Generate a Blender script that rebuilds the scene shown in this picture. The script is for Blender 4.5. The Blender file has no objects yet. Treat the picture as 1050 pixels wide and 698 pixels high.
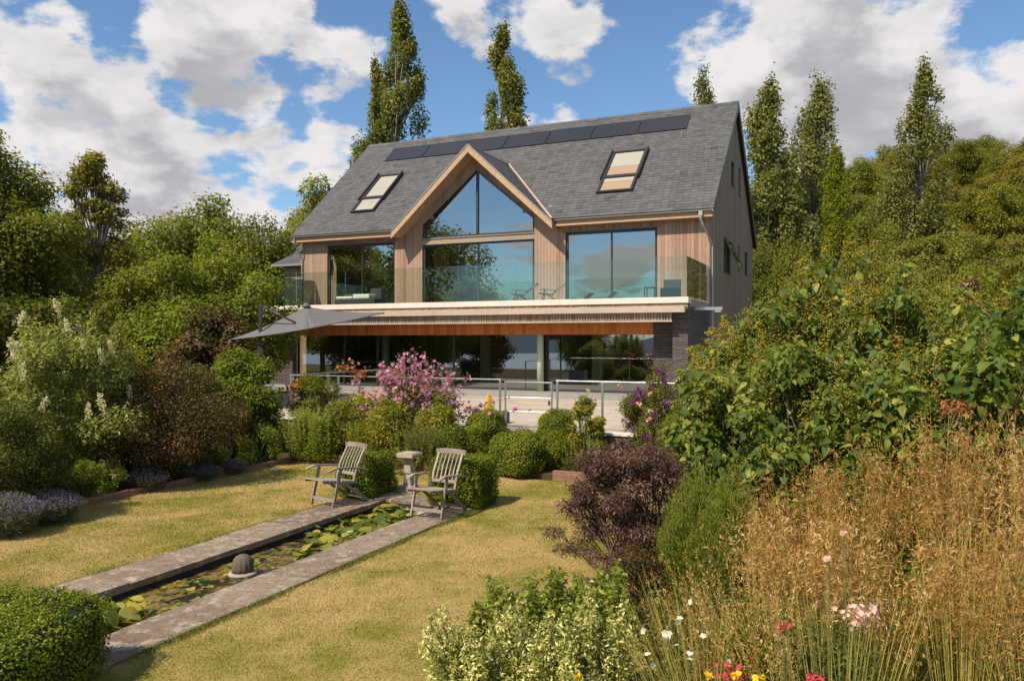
import bpy, math, random
import numpy as np
from mathutils import Vector, Matrix
random.seed(7)
RNG = np.random.default_rng(11)
PI = math.pi; R = math.radians
scene = bpy.context.scene
COL = scene.collection
TH = 0.421                       # the house and garden axes are turned 24 degrees
CU, SU = math.cos(TH), math.sin(TH)
TZ = 0.66                        # terrace level above the lawn
HO = Vector((7.459, 30.0, TZ))   # front right corner of the house

def W(u, v, z=0.0):              # garden axes to world
    return Vector((u*CU + v*SU, -u*SU + v*CU, z))

# ------------------------------------------------------------------ objects
def link(o, parent=None):
    COL.objects.link(o)
    if parent is not None: o.parent = parent
    return o
def tag(o, label=None, cat=None, group=None, kind=None):
    if label: o['label'] = label
    if cat: o['category'] = cat
    if group: o['group'] = group
    if kind: o['kind'] = kind
    return o
def empty(name, loc=(0, 0, 0), rz=0.0, label=None, cat=None, group=None):
    o = bpy.data.objects.new(name, None); o.location = loc; o.rotation_euler = (0, 0, rz)
    o.empty_display_size = 0.2
    link(o); return tag(o, label, cat, group)
def copy_tree(o, parent=None):
    c = o.copy(); COL.objects.link(c); c.parent = parent
    for ch in list(o.children): copy_tree(ch, c)
    return c

class MB:
    """collects simple shapes and links them as ONE mesh object; every shape gets a random tone"""
    def __init__(s): s.v = []; s.f = []; s.r = []; s.t = None
    def add(s, verts, faces, rnd=None):
        b = len(s.v); r = random.random() if rnd is None else rnd
        s.v += [tuple(p) for p in verts]; s.f += [tuple(i+b for i in f) for f in faces]; s.r += [r]*len(verts)
    def box(s, x0, x1, y0, y1, z0, z1, rnd=None, jit=0.0):
        vs = [(x, y, z) for z in (z0, z1) for y in (y0, y1) for x in (x0, x1)]
        if jit: vs = [tuple(c+random.uniform(-jit, jit) for c in p) for p in vs]
        s.add(vs, [(0, 2, 3, 1), (4, 5, 7, 6), (0, 1, 5, 4), (2, 6, 7, 3), (0, 4, 6, 2), (1, 3, 7, 5)], rnd)
    def bar(s, a, b, w, h, up=(0, 0, 1), rnd=None, w2=None, h2=None):
        a = Vector(a); b = Vector(b); d = (b-a).normalized(); up = Vector(up)
        sx = d.cross(up)
        if sx.length < 1e-4: sx = d.cross(Vector((0, 1, 0)))
        sx.normalize(); sy = sx.cross(d)
        w2 = w if w2 is None else w2; h2 = h if h2 is None else h2
        vs = [a-sx*w/2-sy*h/2, a+sx*w/2-sy*h/2, a+sx*w/2+sy*h/2, a-sx*w/2+sy*h/2,
              b-sx*w2/2-sy*h2/2, b+sx*w2/2-sy*h2/2, b+sx*w2/2+sy*h2/2, b-sx*w2/2+sy*h2/2]
        s.add(vs, [(3, 2, 1, 0), (4, 5, 6, 7), (0, 1, 5, 4), (1, 2, 6, 5), (2, 3, 7, 6), (3, 0, 4, 7)], rnd)
    def tube(s, pts, r0, r1=None, n=6, rnd=None):
        r1 = r0 if r1 is None else r1
        pts = [Vector(p) for p in pts]; m = len(pts); vs = []; fs = []
        for i, p in enumerate(pts):
            d = (pts[min(i+1, m-1)]-pts[max(i-1, 0)])
            if d.length < 1e-6: d = Vector((0, 0, 1))
            d.normalize(); a = d.cross(Vector((0, 0, 1)))
            if a.length < 0.05: a = d.cross(Vector((1, 0, 0)))
            a.normalize(); b = d.cross(a); r = r0+(r1-r0)*i/(m-1)
            for k in range(n):
                t = 2*PI*k/n; vs.append(p+(a*math.cos(t)+b*math.sin(t))*r)
        for i in range(m-1):
            for k in range(n):
                k2 = (k+1) % n; fs.append((i*n+k, i*n+k2, (i+1)*n+k2, (i+1)*n+k))
        fs.append(tuple(range(n))[::-1]); fs.append(tuple((m-1)*n+k for k in range(n)))
        s.add(vs, fs, rnd)
    def lathe(s, c, prof, n=24, rnd=None, ribs=0, ribd=0.0):
        vs = []; fs = []; m = len(prof)
        for (r, z) in prof:
            for k in range(n):
                t = 2*PI*k/n; rr = r*(1+(ribd*math.cos(ribs*t) if ribs else 0)); vs.append((c[0]+rr*math.cos(t), c[1]+rr*math.sin(t), c[2]+z))
        for i in range(m-1):
            for k in range(n):
                k2 = (k+1) % n; fs.append((i*n+k, i*n+k2, (i+1)*n+k2, (i+1)*n+k))
        fs.append(tuple(range(n))[::-1]); fs.append(tuple((m-1)*n+k for k in range(n)))
        s.add(vs, fs, rnd)
    def prism(s, poly, axis, a, b, rnd=None):
        """poly in the plane normal to axis, extruded from a to b"""
        n = len(poly)
        def P(q, t):
            return (t, q[0], q[1]) if axis == 'x' else (q[0], t, q[1]) if axis == 'y' else (q[0], q[1], t)
        vs = [P(q, a) for q in poly]+[P(q, b) for q in poly]
        fs = [tuple(range(n))[::-1], tuple(range(n, 2*n))]+[(i, (i+1) % n, n+(i+1) % n, n+i) for i in range(n)]
        s.add(vs, fs, rnd)
    def build(s, name, mat, parent=None, smooth=False, bevel=0.0, fixn=True):
        me = bpy.data.meshes.new(name); me.from_pydata(s.v, [], s.f); me.update()
        at = me.attributes.new('rnd', 'FLOAT', 'POINT'); at.data.foreach_set('value', s.r)
        if mat is not None: me.materials.append(mat)
        if fixn:
            import bmesh
            bm = bmesh.new(); bm.from_mesh(me); bmesh.ops.recalc_face_normals(bm, faces=bm.faces); bm.to_mesh(me); bm.free()
        if smooth: me.polygons.foreach_set('use_smooth', [True]*len(me.polygons))
        o = bpy.data.objects.new(name, me); link(o, parent)
        if bevel:
            m = o.modifiers.new('bevel', 'BEVEL'); m.width = bevel; m.segments = 2; m.limit_method = 'ANGLE'
        return o

def np_mesh(name, V, F, rnd, mat, parent=None, smooth=False):  # smooth shading on request
    """V (n,3); F (m,k) one polygon size; rnd (n,)"""
    me = bpy.data.meshes.new(name); V = np.asarray(V, np.float32); F = np.asarray(F, np.int32)
    k = F.shape[1]; me.vertices.add(len(V)); me.vertices.foreach_set('co', V.ravel())
    me.loops.add(F.size); me.loops.foreach_set('vertex_index', F.ravel())
    me.polygons.add(len(F)); me.polygons.foreach_set('loop_start', np.arange(0, F.size, k, dtype=np.int32))
    me.polygons.foreach_set('loop_total', np.full(len(F), k, np.int32))
    if smooth: me.polygons.foreach_set('use_smooth', np.ones(len(F), bool))
    me.update(calc_edges=True)
    at = me.attributes.new('rnd', 'FLOAT', 'POINT'); at.data.foreach_set('value', np.asarray(rnd, np.float32))
    if mat is not None: me.materials.append(mat)
    o = bpy.data.objects.new(name, me); link(o, parent); return o

# ------------------------------------------------------------------ materials
class NT:
    def __init__(s, nt): s.t = nt; s.n = nt.nodes; s.l = nt.links
    def node(s, typ, **kw):
        n = s.n.new(typ)
        for k, v in kw.items():
            if k == 'ins':
                for i, x in v.items():
                    if hasattr(x, 'is_linked'): s.l.new(x, n.inputs[i])
                    else: n.inputs[i].default_value = x
            else: setattr(n, k, v)
        return n
    def math(s, op, a, b=0.0, c=None, clamp=False):
        n = s.n.new('ShaderNodeMath'); n.operation = op; n.use_clamp = clamp
        for i, x in enumerate((a, b) if c is None else (a, b, c)):
            if hasattr(x, 'is_linked'): s.l.new(x, n.inputs[i])
            else: n.inputs[i].default_value = x
        return n.outputs[0]
    def vmath(s, op, a, b=(0, 0, 0), out=0, scale=None):
        n = s.n.new('ShaderNodeVectorMath'); n.operation = op
        for i, x in enumerate((a, b)):
            if hasattr(x, 'is_linked'): s.l.new(x, n.inputs[i])
            else: n.inputs[i].default_value = x
        if scale is not None: n.inputs['Scale'].default_value = scale
        return n.outputs[out]
    def mix(s, f, a, b, blend='MIX'):
        n = s.n.new('ShaderNodeMix'); n.data_type = 'RGBA'; n.blend_type = blend
        for i, x in ((0, f), (6, a), (7, b)):
            if hasattr(x, 'is_linked'): s.l.new(x, n.inputs[i])
            else: n.inputs[i].default_value = (tuple(x)+(1,))[:4] if i else x
        return n.outputs[2]
    def ramp(s, f, stops, interp='LINEAR'):
        n = s.n.new('ShaderNodeValToRGB'); s.l.new(f, n.inputs[0]); cr = n.color_ramp; cr.interpolation = interp
        while len(cr.elements) < len(stops): cr.elements.new(0.5)
        for e, (p, c) in zip(cr.elements, stops): e.position = p; e.color = (tuple(c)+(1,))[:4]
        return n.outputs[0]
    def noise(s, vec, scale, detail=3, rough=0.55, out=0):
        n = s.n.new('ShaderNodeTexNoise'); n.inputs['Scale'].default_value = scale
        n.inputs['Detail'].default_value = detail; n.inputs['Roughness'].default_value = rough
        if vec is not None: s.l.new(vec, n.inputs['Vector'])
        return n.outputs[out]
    def rng(s, f, a, b, c=0.0, d=1.0, smooth=False):
        n = s.n.new('ShaderNodeMapRange'); s.l.new(f, n.inputs[0])
        if smooth: n.interpolation_type = 'SMOOTHSTEP'
        for i, x in enumerate((a, b, c, d)): n.inputs[i+1].default_value = x
        return n.outputs[0]
MATS = {}
def newmat(name):
    m = bpy.data.materials.new(name); m.use_nodes = True; m.node_tree.nodes.clear()
    t = NT(m.node_tree); out = t.node('ShaderNodeOutputMaterial'); MATS[name] = m
    return m, t, out
def objco(t): return t.node('ShaderNodeTexCoord').outputs['Object']
def worldco(t): return t.node('ShaderNodeNewGeometry').outputs['Position']
def rndattr(t):
    return t.node('ShaderNodeAttribute', attribute_name='rnd').outputs['Fac']
def principled(t, out, col, rough=0.7, spec=0.4, metal=0.0, bump=None, bstr=0.3, bdist=0.01, **kw):
    p = t.node('ShaderNodeBsdfPrincipled')
    for k, x in (('Base Color', col), ('Roughness', rough), ('Specular IOR Level', spec), ('Metallic', metal)):
        if hasattr(x, 'is_linked'): t.l.new(x, p.inputs[k])
        else: p.inputs[k].default_value = (tuple(x)+(1,))[:4] if k == 'Base Color' else x
    if bump is not None:
        b = t.node('ShaderNodeBump'); b.inputs['Strength'].default_value = bstr; b.inputs['Distance'].default_value = bdist
        t.l.new(bump, b.inputs['Height']); t.l.new(b.outputs[0], p.inputs['Normal'])
    t.l.new(p.outputs[0], out.inputs[0]); return p
def simple(name, col, rough=0.6, spec=0.4, metal=0.0, var=0.12, scale=8.0, bstr=0.15, stretch=None):
    m, t, o = newmat(name); co = objco(t)
    if stretch: co = t.vmath('MULTIPLY', co, stretch)
    n = t.noise(co, scale, 5, 0.6); n2 = t.noise(co, scale*0.17, 2)
    c = t.mix(n, [x*(1-var*1.6) for x in col], [min(1, x*(1+var*1.3)) for x in col])
    c = t.mix(t.rng(n2, 0.35, 0.7), c, t.mix(0.5, c, [x*(1-var) for x in col]))
    principled(t, o, c, rough, spec, metal, n, bstr, 0.01); return m

def leafmat(name, cols, trans=0.3, rough=0.5, spec=0.16, hue=0.0):
    """cols: base colours chosen leaf by leaf; neighbouring plants differ a little"""
    m, t, o = newmat(name); r = rndattr(t)
    if name == 'oat_spikelets':
        hue = 1.0
    if name.startswith('leaf_') and 'purple' not in name: cols = [(min(.8, c[0]*1.72), min(.8, c[1]*1.32), c[2]*1.0) for c in cols]
    stops = [(i/(max(1, len(cols)-1)), c) for i, c in enumerate(cols)]
    c = t.ramp(r, stops)
    if hue:
        oi = t.node('ShaderNodeObjectInfo').outputs['Random']
        c = t.mix(t.math('MULTIPLY', oi, hue), c, t.mix(1.0, c, (1.25, 1.0, 0.45) if name != 'oat_spikelets' else (0.78, 0.66, 0.52), 'MULTIPLY'))
    p = t.node('ShaderNodeBsdfPrincipled'); t.l.new(c, p.inputs['Base Color'])
    p.inputs['Roughness'].default_value = rough; p.inputs['Specular IOR Level'].default_value = spec
    tr = t.node('ShaderNodeBsdfTranslucent'); t.l.new(t.mix(1.0, c, (1.5, 1.6, 0.6), 'MULTIPLY'), tr.inputs[0])
    mx = t.node('ShaderNodeMixShader'); mx.inputs[0].default_value = trans
    t.l.new(p.outputs[0], mx.inputs[1]); t.l.new(tr.outputs[0], mx.inputs[2]); t.l.new(mx.outputs[0], o.inputs[0])
    return m

def boards_mat(name, cols, rough=0.75, grain=(6, 6, 0.6), scale=6.0):
    m, t, o = newmat(name); r = rndattr(t); co = objco(t)
    g = t.noise(t.vmath('MULTIPLY', co, grain), scale, 6, 0.65)
    big = t.noise(co, 0.45, 3)
    c = t.ramp(r, [(i/(len(cols)-1), x) for i, x in enumerate(cols)])
    c = t.mix(t.rng(g, 0.3, 0.75), t.mix(1.0, c, (0.72, 0.70, 0.68), 'MULTIPLY'), t.mix(1.0, c, (1.15, 1.15, 1.15), 'MULTIPLY'))
    c = t.mix(t.rng(big, 0.45, 0.7, 0, 0.55), c, t.mix(1.0, c, (0.80, 0.84, 0.88), 'MULTIPLY'))
    principled(t, o, c, rough, 0.25, 0, g, 0.35, 0.006); return m

def glass_mat(name, refl, tint, wob=0.02, wscale=0.5):
    m, t, o = newmat(name); co = objco(t)
    b = t.node('ShaderNodeBump'); b.inputs['Strength'].default_value = wob; b.inputs['Distance'].default_value = 0.1
    t.l.new(t.noise(co, wscale, 2), b.inputs['Height'])
    g = t.node('ShaderNodeBsdfGlossy'); g.inputs['Roughness'].default_value = 0.0; g.inputs['Color'].default_value = (0.84, 0.89, 0.92, 1)
    t.l.new(b.outputs[0], g.inputs['Normal'])
    tr = t.node('ShaderNodeBsdfTransparent'); tr.inputs[0].default_value = tuple(tint)+(1,)
    lw = t.node('ShaderNodeFresnel'); lw.inputs['IOR'].default_value = 1.5
    f = t.math('ADD', t.math('MULTIPLY', lw.outputs[0], 0.9), refl, clamp=True)
    mx = t.node('ShaderNodeMixShader'); t.l.new(f, mx.inputs[0]); t.l.new(tr.outputs[0], mx.inputs[1]); t.l.new(g.outputs[0], mx.inputs[2])
    t.l.new(mx.outputs[0], o.inputs[0]); return m

M = {}
M['clad'] = boards_mat('cedar_cladding', [(0.34, 0.195, 0.13), (0.45, 0.27, 0.18), (0.50, 0.33, 0.235), (0.38, 0.26, 0.195), (0.54, 0.35, 0.24)])
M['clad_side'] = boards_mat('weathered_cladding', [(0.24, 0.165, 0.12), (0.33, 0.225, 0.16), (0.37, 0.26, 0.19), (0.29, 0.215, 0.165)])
M['cedar'] = boards_mat('oiled_cedar', [(0.52, 0.15, 0.04), (0.66, 0.21, 0.055), (0.74, 0.27, 0.08), (0.58, 0.18, 0.05)])
M['barge'] = boards_mat('pale_larch', [(0.55, 0.36, 0.22), (0.62, 0.42, 0.27)], grain=(1, 1, 4))
M['beam'] = boards_mat('silvered_beam', [(0.50, 0.41, 0.32), (0.62, 0.53, 0.43)], grain=(0.5, 6, 6))
M['slats'] = boards_mat('silvered_slats', [(0.24, 0.19, 0.15), (0.36, 0.29, 0.22), (0.42, 0.34, 0.26)])
M['teak'] = boards_mat('weathered_teak', [(0.25, 0.20, 0.155), (0.34, 0.28, 0.225), (0.40, 0.335, 0.275)], grain=(4, 4, 4), scale=12)
M['metal'] = simple('dark_aluminium', (0.055, 0.05, 0.045), 0.4, 0.5, 0.3, 0.1)
M['bronze'] = simple('grey_brown_frame', (0.17, 0.145, 0.12), 0.45, 0.5, 0.2, 0.1)
M['steel'] = simple('brushed_steel', (0.55, 0.53, 0.50), 0.32, 0.5, 0.85, 0.06)
M['gutter'] = simple('zinc_gutter', (0.42, 0.38, 0.33), 0.45, 0.5, 0.5, 0.15)
M['copper'] = simple('copper_flashing', (0.60, 0.42, 0.33), 0.5, 0.5, 0.4, 0.15)
M['verdigris'] = simple('pale_zinc_pipe', (0.36, 0.44, 0.44), 0.5, 0.4, 0.2, 0.15)
M['coping'] = simple('pale_slab_edge', (0.74, 0.65, 0.55), 0.7, 0.3, 0, 0.12, 3)
M['glass'] = glass_mat('solar_glass', 0.32, (0.85, 0.88, 0.78), 0.04, 0.35)
M['glass_low'] = glass_mat('ground_floor_glass', 0.26, (0.72, 0.76, 0.64), 0.012, 0.3)
M['balu'] = glass_mat('balustrade_glass', 0.01, (0.87, 0.94, 0.90), 0.0)
M['skyl'] = glass_mat('roof_glass', 0.06, (0.9, 0.9, 0.9), 0.0)
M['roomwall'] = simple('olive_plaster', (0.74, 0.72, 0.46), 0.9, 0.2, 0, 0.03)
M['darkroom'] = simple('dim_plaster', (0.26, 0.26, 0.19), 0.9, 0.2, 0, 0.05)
M['roomfloor'] = simple('room_floor', (0.28, 0.22, 0.15), 0.5, 0.3, 0, 0.08)
M['blackish'] = simple('black_lacquer', (0.025, 0.024, 0.024), 0.4, 0.5, 0, 0.1)
M['cream'] = simple('cream_blind', (0.66, 0.62, 0.50), 0.9, 0.1, 0, 0.03)
M['amber'] = simple('amber_blind', (0.62, 0.44, 0.27), 0.9, 0.1, 0, 0.03)
M['pale'] = simple('pale_green_paint', (0.56, 0.60, 0.44), 0.6, 0.3, 0, 0.03)
M['cushion'] = simple('cream_cushion', (0.78, 0.74, 0.64), 0.95, 0.1, 0, 0.04)
M['rattan'] = simple('charcoal_rattan', (0.06, 0.06, 0.062), 0.6, 0.3, 0, 0.3, 60, 0.5)
M['mint'] = simple('mint_upholstery', (0.42, 0.62, 0.52), 0.9, 0.1, 0, 0.05)
M['curtain'] = simple('yellow_curtain', (0.62, 0.42, 0.14), 0.9, 0.1, 0, 0.12, 30, 0.4, (8, 1, 0.1))
M['parasol'] = simple('grey_canvas', (0.15, 0.14, 0.138), 0.9, 0.15, 0, 0.05, 4)
M['deckgrey'] = simple('grey_step_stone', (0.30, 0.29, 0.27), 0.8, 0.3, 0, 0.12, 5)
M['planter'] = simple('lead_grey_planter', (0.12, 0.12, 0.125), 0.7, 0.3, 0, 0.15)
M['stone'] = simple('weathered_limestone', (0.42, 0.36, 0.27), 0.9, 0.2, 0, 0.30, 14, 0.7)
M['skep'] = simple('dark_weathered_stone', (0.15, 0.115, 0.085), 0.9, 0.2, 0, 0.35, 18, 0.7)
M['bark'] = simple('bark', (0.16, 0.12, 0.085), 0.9, 0.15, 0, 0.3, 9, 0.7, (1, 1, 0.25))
M['palebark'] = simple('pale_bark', (0.30, 0.25, 0.19), 0.9, 0.15, 0, 0.3, 9, 0.7, (1, 1, 0.25))
M['stem'] = simple('green_brown_stem', (0.13, 0.15, 0.045), 0.8, 0.2, 0, 0.2)
M['basin'] = simple('pond_wall', (0.045, 0.04, 0.03), 0.8, 0.3, 0, 0.3)
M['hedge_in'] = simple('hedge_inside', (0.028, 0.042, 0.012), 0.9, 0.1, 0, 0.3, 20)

def slate_mat():
    m, t, o = newmat('roof_slate'); r = rndattr(t); co = objco(t); n = t.noise(co, 3.5, 6, 0.7); nb = t.noise(co, 0.35, 2)
    c = t.ramp(r, [(0, (0.050, 0.050, 0.051)), (0.12, (0.078, 0.078, 0.078)), (0.6, (0.094, 0.092, 0.091)), (1, (0.118, 0.115, 0.111))])
    c = t.mix(t.rng(n, 0.40, 0.75, 0, 0.38), c, (0.175, 0.168, 0.150))
    c = t.mix(t.rng(nb, 0.4, 0.65, 0, 0.35), c, t.mix(1.0, c, (0.8, 0.8, 0.82), 'MULTIPLY'))
    principled(t, o, c, 0.62, 0.4, 0, n, 0.3, 0.006); return m
M['slate'] = slate_mat()
def solar_mat():
    m, t, o = newmat('solar_cells'); co = objco(t)
    s = t.node('ShaderNodeSeparateXYZ'); t.l.new(co, s.inputs[0])
    fx = t.math('ABSOLUTE', t.math('SUBTRACT', t.math('FRACT', t.math('DIVIDE', s.outputs[0], 0.155)), 0.5))
    g = t.math('GREATER_THAN', fx, 0.46)
    c = t.mix(t.math('MULTIPLY', g, 0.5), (0.030, 0.028, 0.030), (0.09, 0.085, 0.085))
    principled(t, o, c, 0.28, 0.5); return m
M['solar'] = solar_mat()
def stackstone(name, cols, axis_side=False):
    m, t, o = newmat(name); co = objco(t)
    s = t.node('ShaderNodeSeparateXYZ'); t.l.new(co, s.inputs[0])
    cb = t.node('ShaderNodeCombineXYZ'); t.l.new(t.math('ADD', s.outputs[0], s.outputs[1]), cb.inputs[0]); t.l.new(s.outputs[2], cb.inputs[1])
    b = t.node('ShaderNodeTexBrick'); t.l.new(cb.outputs[0], b.inputs[0])
    b.inputs['Scale'].default_value = 1.0; b.inputs['Brick Width'].default_value = 0.33; b.inputs['Row Height'].default_value = 0.055
    b.inputs['Mortar Size'].default_value = 0.006; b.inputs['Mortar Smooth'].default_value = 0.3; b.inputs['Bias'].default_value = -0.1
    b.inputs['Color1'].default_value = tuple(cols[0])+(1,); b.inputs['Color2'].default_value = tuple(cols[1])+(1,); b.inputs['Mortar'].default_value = tuple(cols[2])+(1,)
    n = t.noise(co, 14, 5, 0.6)
    c = t.mix(t.rng(n, 0.3, 0.8), t.mix(1.0, b.outputs[0], (0.7, 0.7, 0.7), 'MULTIPLY'), t.mix(1.0, b.outputs[0], (1.3, 1.3, 1.3), 'MULTIPLY'))
    h = t.math('ADD', t.math('MULTIPLY', n, 0.5), t.math('SUBTRACT', 1.0, b.outputs[1]))
    principled(t, o, c, 0.85, 0.3, 0, h, 0.8, 0.015); return m
M['slatewall'] = stackstone('stacked_slate_wall', ((0.10, 0.082, 0.074), (0.16, 0.132, 0.118), (0.03, 0.027, 0.025)))
M['brick'] = stackstone('red_brick', ((0.30, 0.14, 0.085), (0.38, 0.20, 0.125), (0.22, 0.18, 0.14)))

def ground_mat():
    m, t, o = newmat('ground_soil'); co = worldco(t)
    d = t.vmath('LENGTH', co, out=1); n = t.noise(co, 1.7, 6, 0.65); n2 = t.noise(co, 26, 4, 0.7)
    soil = t.mix(n2, (0.05, 0.032, 0.018), (0.15, 0.10, 0.06))
    soil = t.mix(t.rng(n, 0.45, 0.6), soil, t.mix(n2, (0.04, 0.05, 0.015), (0.09, 0.10, 0.03)))
    far = t.mix(n, (0.05, 0.075, 0.02), (0.12, 0.13, 0.04))
    c = t.mix(t.rng(d, 28, 45), soil, far)
    principled(t, o, c, 0.95, 0.1, 0, n2, 0.8, 0.03); return m
M['ground'] = ground_mat()
def lawn_color(t, co, blades=False):
    n1 = t.noise(co, 0.55, 4, 0.6); n2 = t.noise(co, 3.2, 5, 0.65); n3 = t.noise(t.vmath('ADD', co, (31, 7, 0)), 1.3, 4, 0.6)
    straw = t.mix(n2, (0.40, 0.285, 0.10), (0.60, 0.44, 0.19))
    green = t.mix(n2, (0.20, 0.195, 0.03), (0.34, 0.30, 0.06))
    f = t.math('ADD', t.math('MULTIPLY', n1, 1.0), t.math('MULTIPLY', n3, 0.8))
    return t.mix(t.rng(f, 0.79, 1.05), straw, green), n2
def lawn_mat():
    m, t, o = newmat('dry_lawn'); co = worldco(t); c, n2 = lawn_color(t, co)
    n4 = t.noise(co, 90, 3, 0.7)
    c = t.mix(t.rng(n4, 0.3, 0.7), t.mix(1.0, c, (0.82, 0.82, 0.8), 'MULTIPLY'), t.mix(1.0, c, (1.08, 1.07, 1.05), 'MULTIPLY'))
    principled(t, o, c, 0.95, 0.1, 0, t.math('ADD', n4, n2), 0.9, 0.02); return m
M['lawn'] = lawn_mat()
def blade_mat():
    m, t, o = newmat('lawn_blades'); co = worldco(t); c, n2 = lawn_color(t, co); r = rndattr(t)
    c = t.mix(r, t.mix(1.0, c, (0.98, 1.0, 0.96), 'MULTIPLY'), t.mix(1.0, c, (1.28, 1.24, 1.2), 'MULTIPLY'))
    p = t.node('ShaderNodeBsdfPrincipled'); t.l.new(c, p.inputs['Base Color']); p.inputs['Roughness'].default_value = 0.6; p.inputs['Specular IOR Level'].default_value = 0.2
    tr = t.node('ShaderNodeBsdfTranslucent'); t.l.new(c, tr.inputs[0]); mx = t.node('ShaderNodeMixShader'); mx.inputs[0].default_value = 0.3
    t.l.new(p.outputs[0], mx.inputs[1]); t.l.new(tr.outputs[0], mx.inputs[2]); t.l.new(mx.outputs[0], o.inputs[0]); return m
M['blade'] = blade_mat()
def kerb_mat():
    m, t, o = newmat('lichened_stone'); co = worldco(t); r = rndattr(t)
    n = t.noise(co, 22, 6, 0.75); n2 = t.noise(co, 5, 5, 0.7); n3 = t.noise(t.vmath('ADD', co, (9, 3, 5)), 11, 5, 0.7)
    c = t.mix(r, (0.18, 0.13, 0.09), (0.28, 0.21, 0.15))
    c = t.mix(t.rng(n2, 0.5, 0.66), c, (0.42, 0.34, 0.25))
    c = t.mix(t.rng(n, 0.52, 0.62), c, t.mix(1.0, c, (0.5, 0.48, 0.46), 'MULTIPLY'))
    c = t.mix(t.rng(n3, 0.62, 0.70), c, (0.50, 0.44, 0.35))
    principled(t, o, c, 0.9, 0.25, 0, n, 0.7, 0.012); return m
M['kerb'] = kerb_mat()
def paving_mat():
    m, t, o = newmat('beige_paving'); co = objco(t); r = rndattr(t); n = t.noise(co, 12, 5, 0.7); n2 = t.noise(co, 0.8, 3)
    c = t.mix(r, (0.44, 0.35, 0.26), (0.54, 0.45, 0.35)); c = t.mix(t.rng(n, 0.4, 0.7, 0, 0.4), c, (0.34, 0.28, 0.2))
    c = t.mix(t.rng(n2, 0.45, 0.7, 0, 0.4), c, (0.38, 0.32, 0.25))
    principled(t, o, c, 0.85, 0.25, 0, n, 0.3, 0.006); return m
M['paving'] = paving_mat()
def water_mat():
    m, t, o = newmat('pond_water'); co = worldco(t)
    n = t.noise(co, 5.5, 7, 0.72); n2 = t.noise(t.vmath('ADD', co, (5, 1, 2)), 1.6, 4, 0.6); n3 = t.noise(co, 30, 3, 0.7)
    f = t.rng(t.math('ADD', t.math('MULTIPLY', n, 0.8), t.math('MULTIPLY', n2, 0.7)), 0.70, 0.80)
    f = t.math('MULTIPLY', f, 1.0)
    alg = t.ramp(t.math('ADD', t.math('MULTIPLY', n3, 0.6), t.math('MULTIPLY', n2, 0.4)), [(0.3, (0.06, 0.035, 0.012)), (0.46, (0.15, 0.075, 0.02)), (0.55, (0.24, 0.16, 0.025)), (0.63, (0.15, 0.16, 0.025)), (0.76, (0.42, 0.34, 0.09))])
    c = t.mix(f, (0.022, 0.018, 0.008), alg)
    ro = t.math('ADD', t.math('MULTIPLY', f, 0.55), 0.06)
    principled(t, o, c, ro, 0.5, 0, t.math('MULTIPLY', t.math('ADD', n3, n), f), 0.6, 0.02); return m
M['water'] = water_mat()
def sea_mat():
    m, t, o = newmat('estuary_water'); co = worldco(t); n = t.noise(t.vmath('MULTIPLY', co, (0.004, 0.02, 1)), 1.0, 4)
    principled(t, o, t.mix(n, (0.16, 0.22, 0.24), (0.42, 0.46, 0.44)), 0.3, 0.5); return m
M['sea'] = sea_mat()
M['hill'] = simple('far_hill', (0.10, 0.15, 0.19), 0.95, 0.1, 0, 0.25, 0.01)

G = lambda *a: a
M['L_dark'] = leafmat('leaf_dark', [(0.030, 0.050, 0.012), (0.048, 0.078, 0.018), (0.070, 0.098, 0.024), (0.095, 0.125, 0.03)], 0.25, hue=0.6)
M['L_mid'] = leafmat('leaf_mid', [(0.045, 0.078, 0.014), (0.075, 0.115, 0.022), (0.105, 0.145, 0.03), (0.15, 0.18, 0.04)], 0.3, hue=0.7)
M['L_bright'] = leafmat('leaf_bright', [(0.045, 0.09, 0.014), (0.075, 0.13, 0.022), (0.105, 0.165, 0.032), (0.155, 0.205, 0.045)], 0.35, hue=0.4)
M['L_olive'] = leafmat('leaf_olive', [(0.050, 0.076, 0.022), (0.080, 0.110, 0.032), (0.11, 0.140, 0.042), (0.15, 0.175, 0.055)], 0.3, hue=0.25)
M['L_poplar'] = leafmat('leaf_poplar', [(0.052, 0.082, 0.026), (0.092, 0.128, 0.042), (0.135, 0.172, 0.062), (0.195, 0.22, 0.09)], 0.3, 0.5, 0.15)
M['L_hill1'] = leafmat('leaf_hill_mid', [(0.05, 0.085, 0.02), (0.085, 0.125, 0.03), (0.12, 0.165, 0.04), (0.17, 0.21, 0.055)], 0.38, hue=0.5)
M['L_hill2'] = leafmat('leaf_hill_dark', [(0.042, 0.072, 0.02), (0.07, 0.11, 0.028), (0.10, 0.14, 0.036), (0.13, 0.17, 0.045)], 0.35, hue=0.5)
M['L_hill3'] = leafmat('leaf_hill_olive', [(0.07, 0.092, 0.028), (0.11, 0.135, 0.04), (0.145, 0.17, 0.052), (0.19, 0.21, 0.07)], 0.38, hue=0.4)
M['L_gold'] = leafmat('leaf_gold_conifer', [(0.075, 0.125, 0.014), (0.12, 0.175, 0.018), (0.17, 0.22, 0.025)], 0.25)
M['L_box'] = leafmat('leaf_box', [(0.055, 0.10, 0.012), (0.09, 0.15, 0.018), (0.13, 0.19, 0.024), (0.19, 0.24, 0.035)], 0.25, 0.4, hue=0.3)
M['L_redgreen'] = leafmat('leaf_red_green', [(0.020, 0.036, 0.012), (0.035, 0.052, 0.018), (0.065, 0.060, 0.026), (0.10, 0.062, 0.036), (0.15, 0.10, 0.055)], 0.22)
M['L_purple'] = leafmat('leaf_purple', [(0.065, 0.030, 0.026), (0.12, 0.058, 0.046), (0.19, 0.10, 0.075), (0.28, 0.17, 0.12)], 0.3, 0.5, 0.35)
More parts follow.
